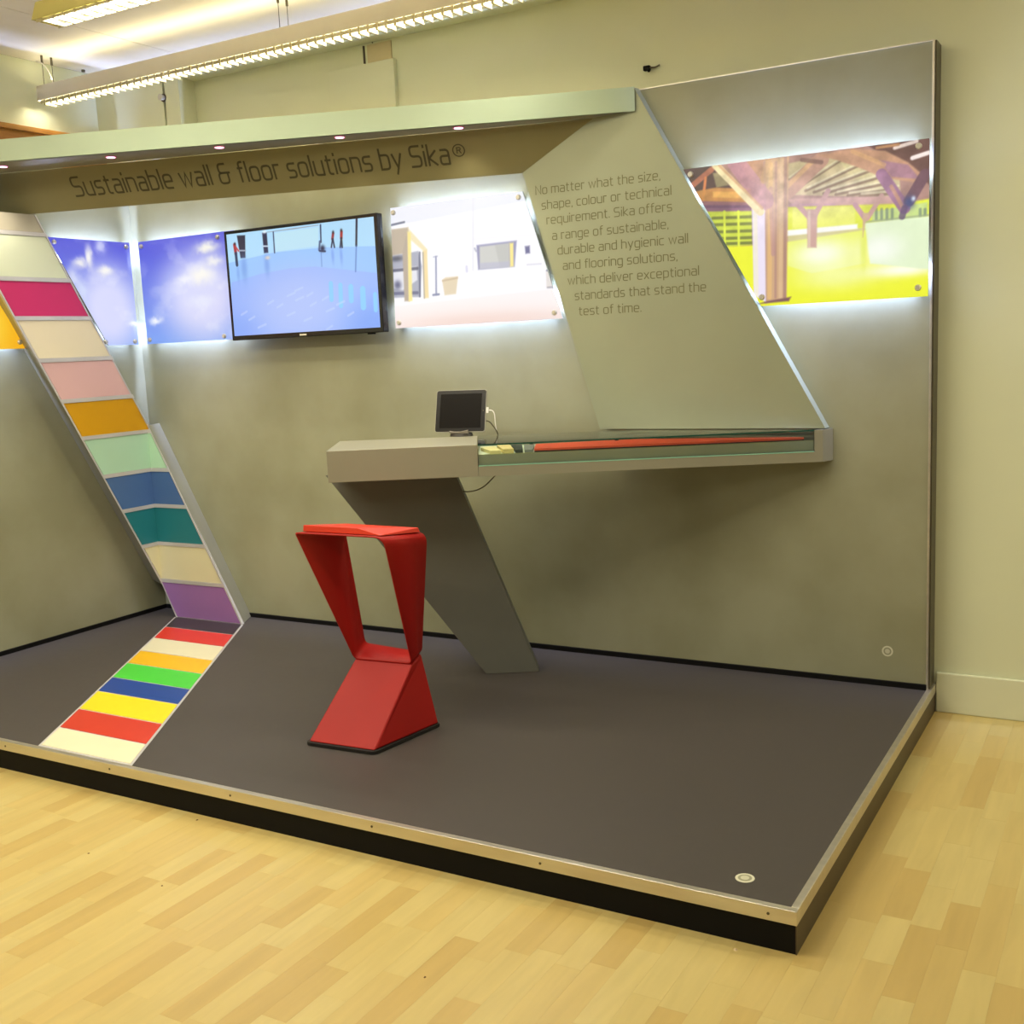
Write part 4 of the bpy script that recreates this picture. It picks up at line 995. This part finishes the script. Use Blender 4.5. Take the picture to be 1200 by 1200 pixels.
# samples lying in the case
def sample(name, pts, h, m, label, z=1.0152, extra=None, group=None):
    t = prism(name, [Vector((a, b, z)) for a, b in pts], (0, 0, h), m, None, 0.0008)
    tag(t, label, 'sample', group); return t
sample('sample_booklet', [(-1.725, -0.545), (-1.60, -0.672), (-1.560, -0.652), (-1.69, -0.485)], 0.014, mat('cream_card', (234, 222, 160), 0.6, var=0.06, scale=20), 'cream sample booklet in the glass case nearest the cabinet')
sample('sample_booklet', [(-1.683, -0.478), (-1.554, -0.648), (-1.515, -0.626), (-1.65, -0.43)], 0.018, mat('buff_card', (226, 206, 138), 0.6, var=0.06, scale=20), 'buff sample booklet in the glass case next to the dark sample')
sample('floor_sample', [(-1.643, -0.425), (-1.508, -0.622), (-1.482, -0.608), (-1.60, -0.405)], 0.014, mat('dark_green_grey_sample', (52, 60, 50), 0.5), 'dark grey flooring sample in the glass case')
sample('floor_sample', [(-1.593, -0.402), (-1.476, -0.604), (-1.447, -0.588), (-1.55, -0.385)], 0.012, mat('mid_grey_sample', (130, 136, 128), 0.5), 'mid grey flooring sample beside the orange-red strip')
sm_ = thing('floor_sample', (-1.0, -0.3, 1.0152), 'long orange-red tapering flooring strip inside the glass case', 'sample')
op = [(-1.545, -0.382), (-1.442, -0.584), (-0.472, -0.075), (-0.485, -0.062), (-1.20, -0.15)]
prism('backing', [Vector((a, b, 1.0152)) for a, b in op], (0, 0, 0.006), M_black, sm_)  # black slab put in for the shadow under the strip
prism('surface', [Vector((a, b, 1.0212)) for a, b in op], (0, 0, 0.008), mat('orange_red_flooring', (222, 84, 44), 0.45, var=0.04), sm_)

# ------------------------------------------------------------------ tablet on its stand, cables
tl = thing('tablet', (-1.95, -0.36, 1.085), 'black-screened tablet leaning on a small stand at the desk end', 'tablet')
te = Vector((math.cos(math.radians(8.9)), math.sin(math.radians(8.9)), 0)); tb = Vector((-te.y, te.x, 0))
th = math.radians(15); tu = Vector((0, 0, math.cos(th)))+tb*math.sin(th); tn = te.cross(tu)
T0 = Vector((-2.072, -0.379, 1.079))+te*0.004
TWd, THt = 0.246, 0.192
def rrect(w, h, r, n=5):
    o = []
    for cx, cy, a0 in ((w-r, h-r, 0), (r, h-r, 90), (r, r, 180), (w-r, r, 270)):
        for k in range(n+1):
            a = math.radians(a0+90*k/n); o.append((cx+r*math.cos(a), cy+r*math.sin(a)))
    return o
prism('casing', [T0+te*a+tu*b for a, b in rrect(TWd, THt, 0.012)], tuple(-tn*0.009), mat('satin_aluminium_case', (176, 172, 160), 0.4, metal=0.3), tl)
prism('glass_front', [T0+te*(a+0.002)+tu*(b+0.002)+tn*0.0002 for a, b in rrect(TWd-0.004, THt-0.004, 0.010)], tuple(tn*0.0008), mat('black_bezel', (14, 13, 18), 0.25), tl)
prism('screen', [T0+te*(a+0.022)+tu*(b+0.018)+tn*0.0011 for a, b in rrect(TWd-0.044, THt-0.036, 0.001)], tuple(tn*0.0004), mat('switched_off_screen', (19, 16, 15), 0.3, spec=0.12), tl)
cyl('home_button', T0+te*(TWd-0.012)+tu*(THt/2)+tn*0.0011, T0+te*(TWd-0.012)+tu*(THt/2)+tn*0.0016, 0.003, M_edge, tl, 12)
ts = thing('tablet_stand', (-1.95, -0.35, dt), 'low dark oval stand with a grey lip holding the tablet', 'stand')
sc_ = T0+te*0.128+tb*0.01
ell = lambda rx, ry, z, c=sc_: [Vector((c.x, c.y, 0))+te*(rx*math.cos(a))+tb*(ry*math.sin(a))+Vector((0, 0, z)) for a in (2*PI*i/28 for i in range(28))]
prism('base', ell(0.055, 0.042, dt+0.0002), ell(0.05, 0.038, dt+0.014), mat('dark_grey_plastic', (52, 48, 44), 0.4), ts)
lip = [(-0.046, 0.0), (-0.02, -0.004), (0.0, -0.005), (0.022, -0.001), (0.045, 0.004)]
lp = []
for a, b in lip: lp.append(sc_+te*a-tb*0.028+Vector((0, 0, 0)))
V = []; F = []
for i, (a, b) in enumerate(lip):
    c = Vector((sc_.x, sc_.y, 0))+te*a-tb*0.030
    for dz, dn in ((dt+0.014, 0), (dt+0.024+b, -0.004), (dt+0.026+b, 0.004), (dt+0.014, 0.008)):
        V.append(c+tb*dn+Vector((0, 0, dz)))
for i in range(len(lip)-1):
    for j in range(4): F.append((4*i+j, 4*i+(j+1) % 4, 4*i+4+(j+1) % 4, 4*i+4+j))
F += [(0, 1, 2, 3), (16, 19, 18, 17)]
mesh('lip', V, F, mat('grey_plastic', (150, 142, 132), 0.4), ts, smooth=False)
bk_ = [sc_+te*(-0.03)+tb*0.03, sc_+te*0.03+tb*0.03]
prism('back_rest', [Vector((bk_[0].x, bk_[0].y, dt+0.014)), Vector((bk_[1].x, bk_[1].y, dt+0.014)), Vector((bk_[1].x, bk_[1].y, dt+0.09))+tb*0.018, Vector((bk_[0].x, bk_[0].y, dt+0.09))+tb*0.018], tuple(tb*0.006), mat('dark_plastic_rest', (40, 38, 36), 0.4), ts)
PR = T0+te*(TWd+0.0005)+tu*0.098-tn*0.005
wc = thing('charging_cable', tuple(PR), 'white charging cable plugged into the tablet side', 'cable')
prism('plug', [PR+tu*-0.013-tn*0.003, PR+tu*0.013-tn*0.003, PR+tu*0.013+tn*0.003, PR+tu*-0.013+tn*0.003], tuple(te*0.010), M_white, wc, 0.001)
tube('cord', [PR+te*0.010, PR+te*0.028-Vector((0, 0, 0.003)), PR+te*0.038-Vector((0, 0, 0.02)), PR+te*0.040-Vector((0, 0, 0.06)), PR+te*0.036+tb*0.02-Vector((0, 0, 0.095))], 0.0022, M_white, wc)
dc = thing('cable', (-1.80, -0.33, 1.06), 'thin dark cable curling down behind the tablet', 'cable')
q0 = T0+te*TWd+tu*0.05-tn*0.014
tube('cord', [q0-te*0.05, q0+te*0.006, q0+te*0.030-Vector((0, 0, 0.022)), q0+te*0.046-Vector((0, 0, 0.045)), q0+te*0.043+tb*0.02-Vector((0, 0, 0.062))], 0.0026, mat('dark_cord', (74, 66, 44), 0.5), dc)
lc = thing('cable', (-1.8, -0.45, 0.83), 'thin brown cable looping under the desk behind the slanted leg', 'cable')
tube('cord', [(-1.70, -0.40, 0.929), (-1.735, -0.425, 0.89), (-1.78, -0.452, 0.845), (-1.83, -0.478, 0.828), (-1.90, -0.505, 0.832)], 0.0026, mat('brown_cord', (92, 78, 52), 0.5), lc)

# ------------------------------------------------------------------ red stool
st = thing('bar_stool', (-1.80, -1.31, 0), 'red folded-metal bar stool with open frame standing before the desk', 'stool')
def sheet_metal(name, verts, faces, th, m, parent, bev=0.006):
    o = mesh(name, verts, faces, m, parent)
    for md, kw in (('SOLIDIFY', dict(thickness=th, offset=0)), ('BEVEL', dict(width=bev, segments=3, limit_method='ANGLE', angle_limit=math.radians(22)))):
        x_ = o.modifiers.new(md.lower(), md)
        for k2, v2 in kw.items(): setattr(x_, k2, v2)
    for p_ in o.data.polygons: p_.use_smooth = False
    return o
def roundpoly(P, r, n=4):
    out = []
    for i, p in enumerate(P):
        p = Vector(p); a = (Vector(P[i-1])-p).normalized()*r+p; b = (Vector(P[(i+1) % len(P)])-p).normalized()*r+p
        for k in range(n+1):
            t = k/n; out.append(a*(1-t)**2+p*2*t*(1-t)+b*t*t)
    return out
bp = [(-1.972, -1.510, 0.001), (-1.655, -1.492, 0.001), (-1.603, -1.125, 0.001), (-1.965, -1.125, 0.001)]
prism('floor_pad', roundpoly(bp, 0.03), (0, 0, 0.012), M_rubber, st)
b = [Vector((-1.960, -1.500, 0.013)), Vector((-1.665, -1.482, 0.013)), Vector((-1.613, -1.134, 0.013)), Vector((-1.955, -1.134, 0.013))]
w = [Vector((-1.925, -1.236, 0.262)), Vector((-1.668, -1.212, 0.262)), Vector((-1.672, -1.140, 0.288)), Vector((-1.925, -1.165, 0.308))]
ped = prism('pedestal', b, w, M_red, st, 0.007)
ped.modifiers['bevel'].segments = 3
FL, FR_, BR, BL = Vector((-2.015, -1.424, 0.795)), Vector((-1.612, -1.417, 0.795)), Vector((-1.569, -1.205, 0.778)), Vector((-1.955, -1.205, 0.778))
w2 = [q+Vector((0, 0, 0.004)) for q in w]
def loop(P, rad, nb=5, ns=6):
    """closed loop through four corners with rounded bends; same point count on every call"""
    out = []
    for i in range(4):
        p, a, b = P[i], P[i-1], P[(i+1) % 4]; r_ = rad[i]
        A_ = p+(a-p).normalized()*r_; B_ = p+(b-p).normalized()*r_; nx_ = P[(i+1) % 4]
        E_ = nx_+(p-nx_).normalized()*rad[(i+1) % 4]
        out += [A_*(1-t)**2+p*2*t*(1-t)+B_*t*t for t in (k/nb for k in range(nb))]
        out += [B_.lerp(E_, k/ns) for k in range(ns)]
    return out
fl_ = loop([FL, FR_, w2[1], w2[0]], (0.012, 0.045, 0.022, 0.022))
rl_ = loop([BL, BR, w2[2], w2[3]], (0.012, 0.045, 0.022, 0.022))
ml_ = loop([BL.lerp(FL, 0.06), BR.lerp(FR_, 0.5), w2[2].lerp(w2[1], 0.5), w2[0].lerp(w2[3], 0.10)], (0.012, 0.045, 0.022, 0.022))
nn = len(fl_); V = fl_+ml_+rl_
F = [(k*nn+i, k*nn+(i+1) % nn, (k+1)*nn+(i+1) % nn, (k+1)*nn+i) for k in (0, 1) for i in range(nn)]
fo = mesh('frame', V, F, M_red, st)
so_ = fo.modifiers.new('solidify', 'SOLIDIFY'); so_.thickness = 0.006; so_.offset = 0
for p_ in fo.data.polygons: p_.use_smooth = True
fo.data.set_sharp_from_angle(angle=math.radians(24))
z0 = 0.7985; z1 = 0.7815
s_b = [Vector((-1.995, -1.402, z0)), Vector((-1.70, -1.402, z0)), Vector((-1.635, -1.405, z0)), Vector((-1.592, -1.214, z1)), Vector((-1.94, -1.212, z1))]
s_t = [Vector((-1.993, -1.400, z0+0.024)), Vector((-1.742, -1.398, z0+0.024)), Vector((-1.640, -1.402, z0+0.003)), Vector((-1.597, -1.218, z1+0.018)), Vector((-1.938, -1.216, z1+0.019))]
V = s_b+s_t
F = [(4, 3, 2, 1, 0), (0, 1, 6, 5), (1, 2, 7, 6), (2, 3, 8, 7), (3, 4, 9, 8), (4, 0, 5, 9), (5, 6, 8, 9), (6, 7, 8)]
mesh('seat', V, F, mat('orange_red_seat', (206, 52, 28), 0.42, var=0.03), st, 0.002)

# ------------------------------------------------------------------ round stickers
def sticker(c, n, label, r=0.019):
    n = Vector(n); c = Vector(c)
    t = thing('round_sticker', tuple(c), label, 'sticker', 'round stickers on the stand')
    cyl('disc', c, c+n*0.0008, r, mat('sticker_grey', (214, 212, 190), 0.5), t, 28)
    cyl('ring', c+n*0.0008, c+n*0.0012, r*0.72, mat('sticker_ring', (150, 150, 124), 0.5), t, 24)
    cyl('centre', c+n*0.0012, c+n*0.0016, r*0.45, mat('sticker_centre', (200, 198, 176), 0.5), t, 20)
sticker((-0.155, 0.0, 0.146), (0, -1, 0), 'round grey sticker low on the display wall near its right edge', 0.022)
sticker((-0.157, -1.831, 0.0), (0, 0, 1), 'round pale sticker on the platform floor near its front corner', 0.026)
